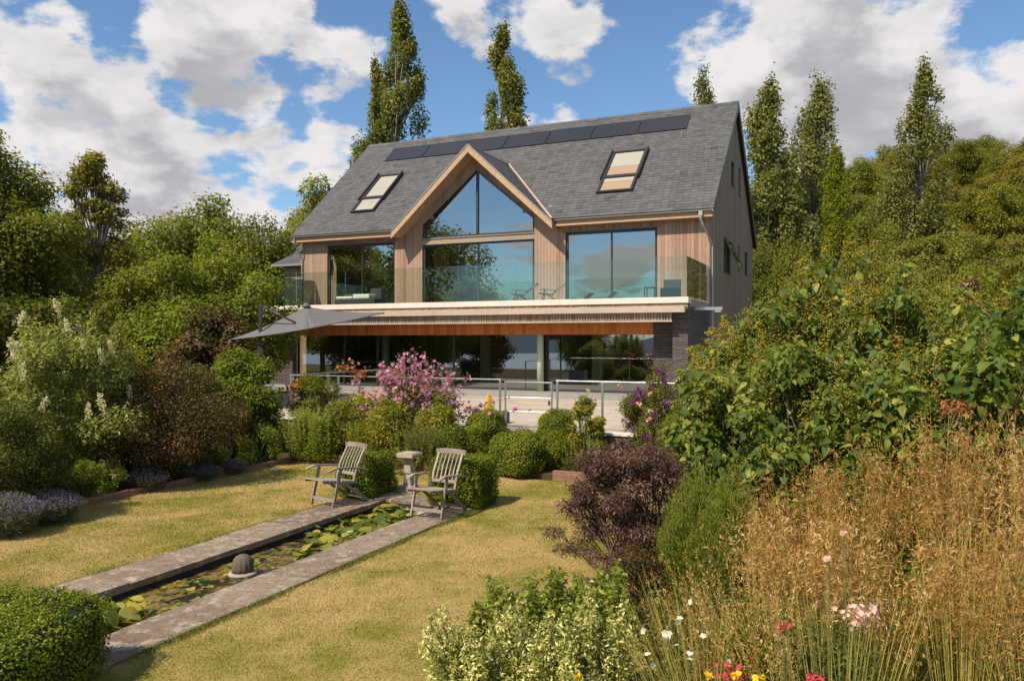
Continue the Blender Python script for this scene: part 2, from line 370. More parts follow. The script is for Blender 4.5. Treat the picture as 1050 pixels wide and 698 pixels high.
M['L_white'] = leafmat('leaf_silvered', [(0.06, 0.10, 0.03), (0.11, 0.165, 0.05), (0.17, 0.23, 0.08), (0.27, 0.32, 0.14)], 0.35)
M['L_varieg'] = leafmat('leaf_variegated', [(0.09, 0.15, 0.03), (0.19, 0.25, 0.07), (0.36, 0.42, 0.20), (0.47, 0.56, 0.38)], 0.3)
M['L_lime'] = leafmat('leaf_lime', [(0.09, 0.145, 0.03), (0.15, 0.215, 0.05), (0.25, 0.32, 0.10)], 0.4)
M['L_yellow'] = leafmat('leaf_yellowing', [(0.06, 0.10, 0.018), (0.10, 0.145, 0.024), (0.17, 0.20, 0.035), (0.30, 0.29, 0.06)], 0.35)
M['L_big'] = leafmat('leaf_heart', [(0.036, 0.078, 0.016), (0.056, 0.112, 0.024), (0.088, 0.15, 0.032), (0.14, 0.20, 0.046), (0.25, 0.30, 0.09)], 0.35, 0.55, 0.25)
M['L_seed'] = leafmat('seed_clusters', [(0.24, 0.22, 0.035), (0.40, 0.30, 0.05), (0.46, 0.27, 0.07)], 0.3)
M['L_broom'] = leafmat('leaf_broom', [(0.05, 0.085, 0.012), (0.085, 0.135, 0.018), (0.13, 0.185, 0.03)], 0.3)
M['L_straw'] = leafmat('oat_spikelets', [(0.28, 0.13, 0.042), (0.50, 0.27, 0.085), (0.66, 0.43, 0.16), (0.80, 0.62, 0.33)], 0.35, 0.5, 0.3)
M['L_culm'] = leafmat('grass_culms', [(0.46, 0.34, 0.09), (0.56, 0.42, 0.14), (0.34, 0.34, 0.06)], 0.3)
M['L_grass'] = leafmat('grass_leaf', [(0.10, 0.14, 0.025), (0.19, 0.21, 0.04), (0.34, 0.28, 0.09)], 0.35)
M['L_lav'] = leafmat('leaf_lavender', [(0.06, 0.085, 0.055), (0.11, 0.14, 0.09)], 0.25)
M['P_lav'] = leafmat('petal_lavender', [(0.15, 0.125, 0.21), (0.24, 0.21, 0.31)], 0.3)
M['P_pink'] = leafmat('petal_mallow', [(0.50, 0.15, 0.36), (0.62, 0.24, 0.46), (0.72, 0.38, 0.56)], 0.35)
M['P_rose'] = leafmat('petal_rose', [(0.78, 0.48, 0.44), (0.85, 0.62, 0.56)], 0.35)
M['P_white'] = leafmat('petal_white', [(0.72, 0.66, 0.50), (0.80, 0.76, 0.64)], 0.3)
M['P_plume'] = leafmat('petal_plume', [(0.66, 0.54, 0.36), (0.80, 0.70, 0.52), (0.85, 0.80, 0.66)], 0.3)
M['P_purple'] = leafmat('petal_purple', [(0.20, 0.035, 0.24), (0.30, 0.07, 0.34)], 0.3)
M['P_red'] = leafmat('petal_red', [(0.45, 0.05, 0.05), (0.62, 0.12, 0.12)], 0.3)
M['P_orange'] = leafmat('petal_orange', [(0.36, 0.12, 0.05), (0.46, 0.22, 0.10)], 0.3)
M['P_yellow'] = leafmat('petal_yellow', [(0.80, 0.55, 0.03), (0.86, 0.66, 0.06)], 0.3)
M['L_lily'] = leafmat('leaf_lily', [(0.045, 0.085, 0.014), (0.085, 0.14, 0.02), (0.15, 0.20, 0.03), (0.27, 0.27, 0.045)], 0.25, 0.35, 0.5)

# ------------------------------------------------------------------ foliage
def unit(a): return a/np.maximum(np.linalg.norm(a, axis=-1, keepdims=True), 1e-9)
def rand_dirs(n, rg): return unit(rg.normal(size=(n, 3)))
def leaf_arrays(P, N, A, L, Wd, rnd, shape='diamond', fold=0.25):
    """P base points, N normals, A axis directions, L lengths, Wd widths"""
    n = len(P); N = unit(N); A = unit(A-N*np.sum(A*N, -1, keepdims=True)); S = np.cross(N, A)
    L = np.broadcast_to(np.asarray(L, float).reshape(-1, 1), (n, 1)); Wd = np.broadcast_to(np.asarray(Wd, float).reshape(-1, 1), (n, 1))
    if shape == 'diamond':
        V = np.stack([P, P+A*L*0.5+S*Wd*0.5+N*Wd*fold, P+A*L-N*L*0.06, P+A*L*0.5-S*Wd*0.5+N*Wd*fold], 1)
        F = np.arange(n*4).reshape(n, 4); k = 4
    else:   # heart: eight points, six quads around a midrib with a drooping tip
        m1 = P+A*L*0.30; m2 = P+A*L*0.68-N*L*0.05; tp = P+A*L-N*L*0.20
        l0 = P-A*L*0.06+S*Wd*0.22+N*Wd*0.06; r0 = P-A*L*0.06-S*Wd*0.22+N*Wd*0.06
        l1 = P+A*L*0.26+S*Wd*0.5+N*Wd*fold*0.6; r1 = P+A*L*0.26-S*Wd*0.5+N*Wd*fold*0.6
        l2 = P+A*L*0.66+S*Wd*0.3+N*Wd*fold*0.2-N*L*0.05; r2 = P+A*L*0.66-S*Wd*0.3+N*Wd*fold*0.2-N*L*0.05
        V = np.stack([P, m1, m2, tp, l0, l1, l2, r0, r1, r2], 1); k = 10
        q = np.array([[0, 4, 5, 1], [1, 5, 6, 2], [2, 6, 3, 3], [0, 1, 8, 7], [1, 2, 9, 8], [2, 3, 9, 9]])
        q = np.array([[0, 1, 5, 4], [1, 2, 6, 5], [0, 7, 8, 1], [1, 8, 9, 2]])
        F = (np.arange(n)[:, None, None]*k+q[None]).reshape(-1, 4)
        t = np.array([[2, 3, 6, 6], [2, 9, 3, 3]])
        # tips as quads with a midpoint to stay four-sided
        ex = (tp+l2)*0.5; ey = (tp+r2)*0.5
        V = np.concatenate([V, ex[:, None], ey[:, None]], 1); k = 12
        q = np.array([[0, 1, 5, 4], [1, 2, 6, 5], [0, 7, 8, 1], [1, 8, 9, 2], [2, 3, 10, 6], [2, 9, 11, 3]])
        F = (np.arange(n)[:, None, None]*k+q[None]).reshape(-1, 4)
    return V.reshape(-1, 3), F, np.repeat(rnd, k)
def sample_clumps(C, n, rg, shell=0.55, lower=1.0):
    """C (m,6) ellipsoids; points near their shells"""
    w = (C[:, 3]*C[:, 4]+C[:, 5]*C[:, 4]); idx = rg.choice(len(C), n, p=w/w.sum())
    d = rand_dirs(n, rg); d[:, 2] = np.where(d[:, 2] < 0, d[:, 2]*lower, d[:, 2])
    r = shell+(1-shell)*rg.random((n, 1))**0.6
    return C[idx, :3]+d*C[idx, 3:]*r*(1+0.18*rg.normal(size=(n, 1))), d, idx
def foliage(name, C, n, size, mat, parent, rg, aspect=0.55, up=0.5, rand=0.7, shell=0.5, shape='diamond', clumpvar=0.35, tonebase=0.5, tonerange=0.5, fold=0.25, droop=0.2, lower=1.0, zmin=None):
    C = np.asarray(C, float); P, d, idx = sample_clumps(C, n, rg, shell, lower)
    if zmin is not None:
        k = P[:, 2] > zmin; P, d, idx = P[k], d[k], idx[k]; n = len(P)
    N = unit(d*0.55+np.array([0, 0, up])+rg.normal(size=(n, 3))*rand*0.6)
    A = rg.normal(size=(n, 3))+d*0.6; A[:, 2] -= droop
    cv = rg.random(len(C)); L = size*(0.65+0.7*rg.random(n))
    rnd = np.clip(tonebase+(rg.random(n)-0.5)*tonerange*2+(cv[idx]-0.5)*clumpvar, 0.02, 0.98)
    V, F, r = leaf_arrays(P, N, A, L, L*aspect, rnd, shape, fold)
    return np_mesh(name, V, F, r, mat, parent)
def curve_pts(a, b, bend, m=5, sag=0.0):
    a = Vector(a); b = Vector(b); c = (a+b)/2+Vector(bend)
    return [a*(1-t)**2+c*2*t*(1-t)+b*t*t for t in [i/(m-1) for i in range(m)]]
def branches(name, base, C, mat, parent, trunk_r, trunk_top, rg, frac=1.0, twig=0.012, lean=(0, 0), multi=0, tips=3, startf=0.35):
    mb = MB(); base = Vector(base); top = Vector(trunk_top)
    if multi == 0:
        tp = curve_pts(base, top, (rg.normal()*0.03*top.z, rg.normal()*0.03*top.z, 0), 8)
        mb.tube(tp, trunk_r, trunk_r*0.18, 8)
    for c in C:
        if rg.random() > frac: continue
        cc = Vector(c[:3])
        if multi:
            st = base+Vector((rg.normal()*multi*0.4, rg.normal()*multi*0.4, 0)); r0 = trunk_r*(0.6+0.5*rg.random())
        else:
            f = max(startf*0.6, min(0.92, startf*0.5+0.62*(cc.z-base.z)/max(0.1, top.z-base.z)-0.12)); i = f*7; k = int(i); k = min(k, 6)
            st = tp[k].lerp(tp[k+1], i-k); r0 = trunk_r*(1-0.8*f)*0.5
        L = (cc-st).length
        pts = curve_pts(st, cc, (rg.normal()*0.08*L, rg.normal()*0.08*L, -0.06*L if not multi else 0.12*L), 5)
        mb.tube(pts, max(r0, twig*1.5), twig, 5)
        for j in range(tips):
            d = Vector(rand_dirs(1, rg)[0]); d.z = abs(d.z)*0.7
            e = cc+Vector((d.x*c[3], d.y*c[4], d.z*c[5]))*0.85
            mb.tube(curve_pts(pts[-2], e, (0, 0, 0.03*L), 3), twig, twig*0.4, 4)
    return mb.build(name, mat, parent, smooth=True, fixn=False)
def round_clumps(rg, n, R, H, zb, k=0.34, inner=0.35, flat=0.8, cx=0, cy=0, zp=1.0):
    out = []
    hz = (H-zb)/2; cz = zb+hz
    for i in range(n):
        d = rand_dirs(1, rg)[0]; f = (inner+(1-inner)*rg.random()**0.5)
        rr = k*(0.7+0.6*rg.random()); tz = d[2]*f
        taper = 1-0.28*max(0, tz)*zp
        out.append([cx+d[0]*R*(f)*(1-rr*0.55)*taper, cy+d[1]*R*f*(1-rr*0.55)*taper, cz+tz*hz*(1-rr*0.45), R*rr, R*rr, R*rr*flat])
    return np.array(out)

# ---- broadleaf trees
def broadleaf(H, R, zb, seed, mat, name='broadleaf_tree', nleaf=14000, size=0.3, nclump=46, k=0.30, loc=(0, 0, 0), label=None, cat='tree', group=None, trunk=0.25, bark='bark', inner=0.35, shell=0.5, flat=0.75, tips=3, scale=1.0):
    rg = np.random.default_rng(seed)
    t = empty(name, loc, 0, label, cat, group)
    C = round_clumps(rg, nclump, R, H, zb, k, inner, flat)
    foliage('crown', C, nleaf, size, mat, t, rg, 0.6, 0.55, 0.55, shell, clumpvar=0.5)
    branches('trunk', (0, 0, -0.3), C, M[bark], t, trunk, (rg.normal()*0.3, rg.normal()*0.3, H*0.86), rg, 0.8, 0.03, tips=tips)
    return t
def poplar(H, R, zb, seed, name, loc, label, group, nleaf=15000, size=0.32, nclump=60, lean=0.03, narrow=1.0, mat='L_poplar'):
    rg = np.random.default_rng(seed); t = empty(name, loc, 0, label, 'tree', group); C = []
    for i in range(nclump):
        f = (i+rg.random())/nclump; z = zb+(H-zb)*f
        env = R*(math.sin(PI*min(1, (f*0.92+0.10)))**0.5)*(1-0.42*f)
        a = rg.random()*2*PI; q = env*rg.random()**0.5
        rr = R*(0.24+0.22*rg.random())*(1-0.40*f)
        C.append([q*math.cos(a)+lean*z+0.12*R*math.sin(f*9+seed), q*math.sin(a), z-rr, rr*0.85, rr*0.85, rr*(1.2+0.8*rg.random())])
    C.append([lean*H, 0, H-R*0.25, R*0.14, R*0.14, R*0.55])
    C = np.array(C)
    foliage('crown', C, nleaf, size, M[mat], t, rg, 0.62, 0.4, 0.6, 0.35, clumpvar=0.55, droop=-0.3, tonerange=.4)
    mb = MB(); mb.tube(curve_pts((0, 0, -0.3), (lean*H, 0, H*0.96), (0.1, 0, 0), 8), R*0.10, R*0.02, 7)
    for c in C:
        z0 = max(zb*0.6, c[2]-R*1.1); p = Vector((lean*z0, 0, z0)); mb.tube(curve_pts(p, c[:3], ((c[0]-p.x)*0.25, (c[1])*0.25, -0.2), 4), R*0.03, R*0.008, 4)
    mb.build('trunk', M['palebark'], t, smooth=True, fixn=False); return t

# ---- clipped hedges
def rounded_pts(n, dims, rg, expo=6, lump=0.03):
    """points and normals over a rounded box (superellipsoid)"""
    a, b, c = dims; d = rg.uniform(-1, 1, (n*2, 3)); i = rg.integers(0, 3, n*2); s = np.sign(rg.normal(size=n*2)); d[np.arange(n*2), i] = s
    ar = np.array([b*c, a*c, a*b]); keep = rg.random(n*2) < (ar/ar.max())[i]; d = d[keep][:n]
    q = d/(np.sum(np.abs(d)**expo, 1, keepdims=True)**(1/expo))
    N = unit(np.sign(q)*np.abs(q)**(expo-1)/np.array([a, b, c])); P = q*np.array([a, b, c])
    P = P+N*lump*(np.sin(P[:, :1]*7.1+P[:, 1:2]*5.3+3)+np.sin(P[:, 1:2]*9.7+P[:, 2:]*8.1)+np.sin(P[:, :1]*15+P[:, 2:]*13))
    return P, N
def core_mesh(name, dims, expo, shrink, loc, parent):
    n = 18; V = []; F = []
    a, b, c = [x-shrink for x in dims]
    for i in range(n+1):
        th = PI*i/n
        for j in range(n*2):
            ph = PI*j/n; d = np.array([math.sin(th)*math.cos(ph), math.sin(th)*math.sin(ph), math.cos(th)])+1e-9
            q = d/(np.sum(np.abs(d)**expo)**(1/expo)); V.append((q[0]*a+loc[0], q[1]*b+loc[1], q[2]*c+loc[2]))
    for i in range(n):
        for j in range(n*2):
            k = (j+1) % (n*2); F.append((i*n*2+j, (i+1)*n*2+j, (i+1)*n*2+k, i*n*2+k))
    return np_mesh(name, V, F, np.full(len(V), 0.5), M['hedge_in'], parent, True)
def hedge(name, loc, rz, dims, n, size, mat, seed, label, group, expo=6, lump=0.02, cat='hedge'):
    """dims are half sizes; the hedge stands on loc"""
    rg = np.random.default_rng(seed); t = empty(name, loc, rz, label, cat, group)
    P, N = rounded_pts(n, dims, rg, expo, lump); P = P+N*(rg.random((len(P), 1))**1.5*0.075-0.05)*min(1.0, size/0.03)
    P[:, 2] += dims[2]*0.98; k = P[:, 2] > 0.0; P, N = P[k], N[k]; m = len(P)
    NN = unit(N*0.8+rg.normal(size=(m, 3))*0.55+np.array([0, 0, 0.25])); A = rg.normal(size=(m, 3))+N*1.0
    L = size*(0.7+0.6*rg.random(m)); tone = 0.45+0.25*np.sin(P[:, 0]*6+seed)*np.sin(P[:, 1]*7+P[:, 2]*5)+rg.normal(size=m)*0.2
    V, F, r = leaf_arrays(P-NN*0.0, NN, A, L, L*0.6, np.clip(tone, 0.02, 0.98))
    np_mesh('foliage', V, F, r, mat, t)
    core_mesh('dark_core', dims, expo, size*1.3, (0, 0, dims[2]*0.98), t); return t  # added solid dark body that fills the hedge behind its leaves

# ---- petals
def blossoms(name, P, size, mat, parent, rg, petals=5, up=0.3, N=None, cup=0.3):
    n = len(P); N = unit(rg.normal(size=(n, 3))+np.array([0, -0.5, up])) if N is None else N
    a0 = unit(np.cross(N, rg.normal(size=(n, 3)))); b0 = np.cross(N, a0); Vs = []; Fs = []; Rs = []; off = 0
    for k in range(petals):
        t = 2*PI*k/petals; A = a0*math.cos(t)+b0*math.sin(t)+N*cup; s = size*(0.8+0.4*rg.random(n))
        V, F, r = leaf_arrays(P, N-A*cup, A, s, s*0.85, rg.random(n), fold=0.08)
        Vs.append(V); Fs.append(F+off); Rs.append(r); off += len(V)
    return np_mesh(name, np.concatenate(Vs), np.concatenate(Fs), np.concatenate(Rs), mat, parent)

# ---- a shrub: clumps, stems, foliage
def shrub(name, loc, R, H, seed, mat, label, group=None, nleaf=9000, size=0.07, nclump=26, aspect=0.5, zb=0.0, ry=None, stem='stem', k=0.34, up=0.5, rand=0.8, shape='diamond', rz=0.0, shell=0.5, inner=0.3, cat='shrub', stem_r=0.02, tonebase=0.5, droop=0.2, tonerange=0.45, flat=0.85, zp=1.0, lower=1.0):
    rg = np.random.default_rng(seed); t = empty(name, loc, rz, label, cat, group)
    C = round_clumps(rg, nclump, R, H, zb, k, inner, flat, zp=zp)
    if ry: C[:, 1] *= ry/R
    foliage('foliage', C, nleaf, size, mat, t, rg, aspect, up, rand, shell, shape, tonebase=tonebase, droop=droop, tonerange=tonerange, lower=lower, zmin=0.01)
    branches('stems', (0, 0, -0.05), C, M[stem], t, stem_r, (0, 0, H*0.7), rg, 1.0, 0.005, multi=R*0.4, tips=3)
    return t, C, rg

# ------------------------------------------------------------------ camera, light, sky
cam = bpy.data.cameras.new('camera'); cam.sensor_width = 36; cam.lens = 36*815/1050; cam.clip_end = 6000; cam.clip_start = 0.05
co = bpy.data.objects.new('camera', cam); co.location = (0, 0, 2.7); co.rotation_euler = (R(90), 0, 0); link(co); scene.camera = co
SUN_EL = R(50); SUN_AZ = (-0.72, -0.694)
sd = Vector((SUN_AZ[0]*math.cos(SUN_EL), SUN_AZ[1]*math.cos(SUN_EL), math.sin(SUN_EL))).normalized()
sun = bpy.data.lights.new('sun', 'SUN'); sun.energy = 4.1; sun.angle = R(0.55); sun.color = (1.0, 0.90, 0.75)
so = bpy.data.objects.new('sun', sun); so.rotation_euler = sd.to_track_quat('Z', 'Y').to_euler(); so.location = (-20, -20, 40); link(so)

def make_world():
    w = bpy.data.worlds.new('World'); scene.world = w; w.use_nodes = True; w.node_tree.nodes.clear(); t = NT(w.node_tree)
    out = t.node('ShaderNodeOutputWorld')
    sky = t.node('ShaderNodeTexSky', sky_type='NISHITA'); sky.sun_disc = False
    sky.sun_elevation = SUN_EL; sky.sun_rotation = math.atan2(SUN_AZ[0], SUN_AZ[1]); sky.air_density = 1.0; sky.dust_density = 0.1; sky.ozone_density = 2.2
    b1 = t.node('ShaderNodeBackground'); b1.inputs[1].default_value = 0.10
    t.l.new(t.mix(1.0, sky.outputs[0], (0.80, 0.945, 1.02), 'MULTIPLY'), b1.inputs[0])
    D = t.node('ShaderNodeTexCoord').outputs['Generated']
    blobs = []
    def pix(px, py, rx, w): 
        d = Vector(((px-525)/815, 1, (349-py)/815)).normalized(); blobs.append((tuple(d), rx/815, w))
    for a in ((262, 30, 92, .30), (330, 62, 70, .22), (215, 70, 60, .2), (30, 60, 75, .24), (150, 52, 40, .16), (60, 140, 110, .20), (200, 140, 90, .20), (310, 160, 60, .2), (100, 205, 120, .20), (255, 205, 100, .26), (190, 250, 90, .2),
              (540, 8, 75, .26), (600, 40, 52, .24), (455, 88, 24, .10), (570, 120, 45, .16), (700, 50, 65, .18), (790, 60, 95, .27), (900, 50, 110, .26), (1010, 70, 100, .24), (870, 120, 100, .24), (1000, 125, 80, .22), (1045, 90, 60, .2),
              (110, 18, 50, -.22), (420, 40, 52, -.28), (470, 110, 55, -.22), (415, 130, 40, -.18), (520, 75, 45, -.10), (640, 95, 40, -.20), (300, 116, 26, -.22), (170, 95, 26, -.16), (205, 185, 30, -.10), (110, 120, 30, -.08), (1008, 72, 18, -.14), (945, 88, 18, -.10)):
        pix(*a)
    # the sky behind the camera, seen only in the window glass
    for (x, y, z, r, w) in ((-0.66, -0.75, 0.07, 0.07, .12), (-0.60, -0.78, 0.16, 0.07, .12), (-0.71, -0.69, 0.13, 0.05, .14), (-0.69, -0.70, 0.24, 0.08, .16), (-0.75, -0.6, 0.30, 0.30, .12), (-0.5, -0.8, 0.12, 0.3, .16), (-0.2, -0.9, 0.4, 0.4, .1), (-.9, .2, .4, .4, .12), (.6, -.6, .4, .4, .12)):
        blobs.append((tuple(Vector((x, y, z)).normalized()), r, w))
    def density(vec):
        s = t.node('ShaderNodeSeparateXYZ'); t.l.new(vec, s.inputs[0])
        z = t.math('ADD', t.math('MAXIMUM', s.outputs[2], 0.0), 0.16)
        cb = t.node('ShaderNodeCombineXYZ'); t.l.new(t.math('DIVIDE', s.outputs[0], z), cb.inputs[0]); t.l.new(t.math('DIVIDE', s.outputs[1], z), cb.inputs[1])
        n = t.noise(cb.outputs[0], 2.1, 9, 0.56)
        nv = t.noise(t.vmath('MULTIPLY', vec, (1, 1, 1.45)), 10.5, 9, 0.56)
        acc = t.math('MULTIPLY_ADD', t.math('SUBTRACT', t.math('ADD', t.math('MULTIPLY', n, 0.52), t.math('MULTIPLY', nv, 0.48)), 0.5), 2.1, 0.485)
        for d, r, w in blobs:
            dist = t.vmath('DISTANCE', vec, d, out=1)
            acc = t.math('MULTIPLY_ADD', t.rng(dist, 0.0, r*1.25, 1.0, 0.0, True), w*0.62, acc)
        return acc
    d1 = density(D)
    d2 = density(t.vmath('NORMALIZE', t.vmath('ADD', D, (-0.02, -0.006, 0.045))))
    cov = t.rng(d1, 0.515, 0.66, 0, 1, True)
    thick = t.rng(d1, 0.60, 0.85, 0, 1, True)
    above = t.rng(d2, 0.56, 0.84, 0, 1, True)
    mid = t.noise(t.vmath('MULTIPLY', D, (1, 1, 2.2)), 7, 6, 0.62)
    sh = t.math('ADD', t.math('MULTIPLY', above, 1.05), t.math('MULTIPLY', thick, 0.10))
    fine = t.noise(t.vmath('MULTIPLY', D, (1, 1, 2)), 16, 5, 0.6)
    sh = t.math('ADD', sh, t.math('ADD', t.math('MULTIPLY', t.math('SUBTRACT', fine, 0.5), 0.8), t.math('MULTIPLY', t.math('SUBTRACT', mid, 0.47), 1.7)))
    sh = t.math('MULTIPLY', t.math('SMOOTH_MIN', sh, 1.25, 0.5), 0.80)
    c = t.ramp(sh, [(0.0, (0.61, 0.595, 0.59)), (0.35, (0.52, 0.508, 0.508)), (0.75, (0.42, 0.412, 0.425)), (1.0, (0.31, 0.31, 0.33))])
    b2 = t.node('ShaderNodeBackground'); t.l.new(c, b2.inputs[0]); b2.inputs[1].default_value = 1.0
    mx = t.node('ShaderNodeMixShader'); t.l.new(cov, mx.inputs[0]); t.l.new(b1.outputs[0], mx.inputs[1]); t.l.new(b2.outputs[0], mx.inputs[2])
    t.l.new(mx.outputs[0], out.inputs[0])
make_world()
HAZE_D = 0.0012
scene.view_settings.view_transform = 'Standard'; scene.view_settings.look = 'None'; scene.view_settings.exposure = 0.48; scene.view_settings.gamma = 1.0
scene.render.engine = 'CYCLES'
scene.cycles.max_bounces = 8; scene.cycles.transparent_max_bounces = 12; scene.cycles.diffuse_bounces = 3; scene.cycles.glossy_bounces = 4
scene.cycles.caustics_reflective = False; scene.cycles.caustics_refractive = False

# ------------------------------------------------------------------ ground
PU0, PU1, PV0, PV1 = -7.45, -6.30, 3.2, 11.35       # pond opening in garden axes
def sstep(a, b, x):
    t = min(1, max(0, (x-a)/(b-a))); return t*t*(3-2*t)
def ground_z(x, y):
    z = -0.02
    back = sstep(48, 150, y)*sstep(-10, 60, x-0.10*y)*29.0     # wooded hill to the right
    back += sstep(60, 200, y)*sstep(-40, -160, x)*0.0
    drop = -14.0*sstep(-12, -90, y+0.35*x)                      # slopes to the estuary behind the camera
    bump = 0.4*math.sin(x*0.07)*math.sin(y*0.06)*sstep(45, 80, math.hypot(x, y))
    return z+back+drop+bump
def build_ground():
    us = sorted(set([-1500, -900, -500, -300, -200, -150]+list(range(-120, 121, 6))+[150, 200, 300, 500, 900, 1500]+[PU0, PU1, -9.5, -5]))
    vs = sorted(set([-1500, -900, -500, -300, -200, -150]+list(range(-120, 241, 6))+[300, 500, 900, 1500]+[PV0, PV1, 2, 13]))
    V = []; F = []
    for v in vs:
        for u in us:
            p = W(u, v); p.z = ground_z(p.x, p.y); V.append(tuple(p))
    nu = len(us)
    for j in range(len(vs)-1):
        for i in range(nu-1):
            um, vm = (us[i]+us[i+1])/2, (vs[j]+vs[j+1])/2
            if PU0 < um < PU1 and PV0 < vm < PV1: continue
            F.append((j*nu+i, j*nu+i+1, (j+1)*nu+i+1, (j+1)*nu+i))
    o = np_mesh('ground', V, F, np.zeros(len(V)), M['ground'], None, True); tag(o, 'soil and rough grass of the garden and hillside', None, None, 'structure')
build_ground()
def uvrects(name, rects, z, mat, thick=0.0):
    mb = MB()
    for (u0, u1, v0, v1) in rects:
        a = [W(u0, v0, z), W(u1, v0, z), W(u1, v1, z), W(u0, v1, z)]
        mb.add(a, [(0, 1, 2, 3)])
    return mb.build(name, mat, None, fixn=False)
KL, KR = -8.08, -5.72
lawn_rects = [(-11.7, KL, 0.0, 14.3), (KR, -0.2, 0.0, 10.5), (KR, -2.2, 10.5, 14.3), (KL, KR, 11.9, 14.3)]
lw = uvrects('lawn', lawn_rects, -0.004, M['lawn']); tag(lw, 'mown lawn, dry straw yellow with green patches', None, None, 'structure')
def in_lawn(u, v):
    return ((u > -11.7) & (u < KL-0.02) & (v > 0) & (v < 14.3)) | ((u > KR+0.02) & (u < -0.2) & (v > 0) & (v < 10.5)) | ((u > KR) & (u < -2.2) & (v >= 10.5) & (v < 14.3)) | ((u >= KL) & (u <= KR) & (v > 11.9) & (v < 14.3))
def build_blades():
    rg = np.random.default_rng(5); n = 620000
    u = rg.uniform(-11.7, -0.2, n); v = rg.uniform(0.0, 14.3, n)
    x = u*CU+v*SU; y = -u*SU+v*CU
    keep = in_lawn(u, v) & (y > 4.6) & (np.abs(x) < y*0.68+0.4) & (rg.random(n) < np.clip(9.0/np.maximum(y, 1), 0.25, 1.0)**1.1)
    x, y = x[keep], y[keep]; n = len(x)
    P = np.stack([x, y, np.full(n, -0.006)], 1); a = rg.random(n)*2*PI; h = (0.010+0.016*rg.random(n))*(1+0.02*y)
    w = 0.0022+0.0016*rg.random(n)+0.00025*y
    T = np.stack([np.cos(a), np.sin(a), np.zeros(n)], 1); B = rg.normal(size=(n, 3))*0.45; B[:, 2] = 1
    V = np.stack([P-T*w[:, None], P+T*w[:, None], P+unit(B)*h[:, None]], 1).reshape(-1, 3)
    o = np_mesh('grass', V, np.arange(n*3).reshape(n, 3), np.repeat(rg.random(n), 3), M['blade']); tag(o, 'short blades of the dry mown lawn', 'grass', None, 'stuff')
build_blades()
def tufts():
    """longer fringe of grass along the stone coping"""
    rg = np.random.default_rng(8); n = 16000
    s = rg.random(n); u = np.where(s < 0.33, KL-0.01-0.05*rg.random(n)**2, np.where(s < 0.85, KR+0.01+0.07*rg.random(n)**2, rg.uniform(KL, KR, n)))
    v = np.where(s < 0.85, rg.uniform(3, 12, n), 11.92); x = u*CU+v*SU; y = -u*SU+v*CU
    k = (np.sin(v*5)+np.sin(v*2.3+1)+rg.normal(size=n)) > -0.4; x, y = x[k], y[k]; n = len(x)
    P = np.stack([x, y, np.full(n, -0.01)], 1); A = rg.normal(size=(n, 3))*0.5; A[:, 2] = 1
    L = 0.04+0.05*rg.random(n); V, F, r = leaf_arrays(P, rg.normal(size=(n, 3)), A, L, 0.006, rg.random(n))
    o = np_mesh('edge_grass', V, F, r, M['L_grass']); tag(o, 'longer green grass fringe along the pond coping', 'grass', None, 'stuff')
tufts()

# estuary and far shore (behind the camera, mirrored in the glass)
o = MB(); 
o.add([(-1400, -1500, -12.5), (1400, -1500, -12.5), (1400, -70, -12.5), (-1400, -70, -12.5)], [(0, 1, 2, 3)])
o = o.build('estuary', M['sea'], fixn=False); tag(o, 'estuary water below the garden', None, None, 'structure')
def far_hills():
    V = []; F = []; n = 120
    for j in range(6):
        for i in range(n+1):
            a = PI+0.1+(PI-0.2)*i/n*1.0; rr = 900+j*90
            h = (0, 22, 42, 52, 56, 30)[j]*(0.6+0.25*math.sin(a*9)+0.15*math.sin(a*23+1)+0.1*math.sin(a*47))
            V.append((rr*math.cos(a), rr*math.sin(a), -13+h))
    for j in range(5):
        for i in range(n): F.append((j*(n+1)+i, j*(n+1)+i+1, (j+1)*(n+1)+i+1, (j+1)*(n+1)+i))
    o = np_mesh('hills', V, F, np.zeros(len(V)), M['hill'], None, True); tag(o, 'low blue hills across the estuary', None, None, 'structure')
far_hills()

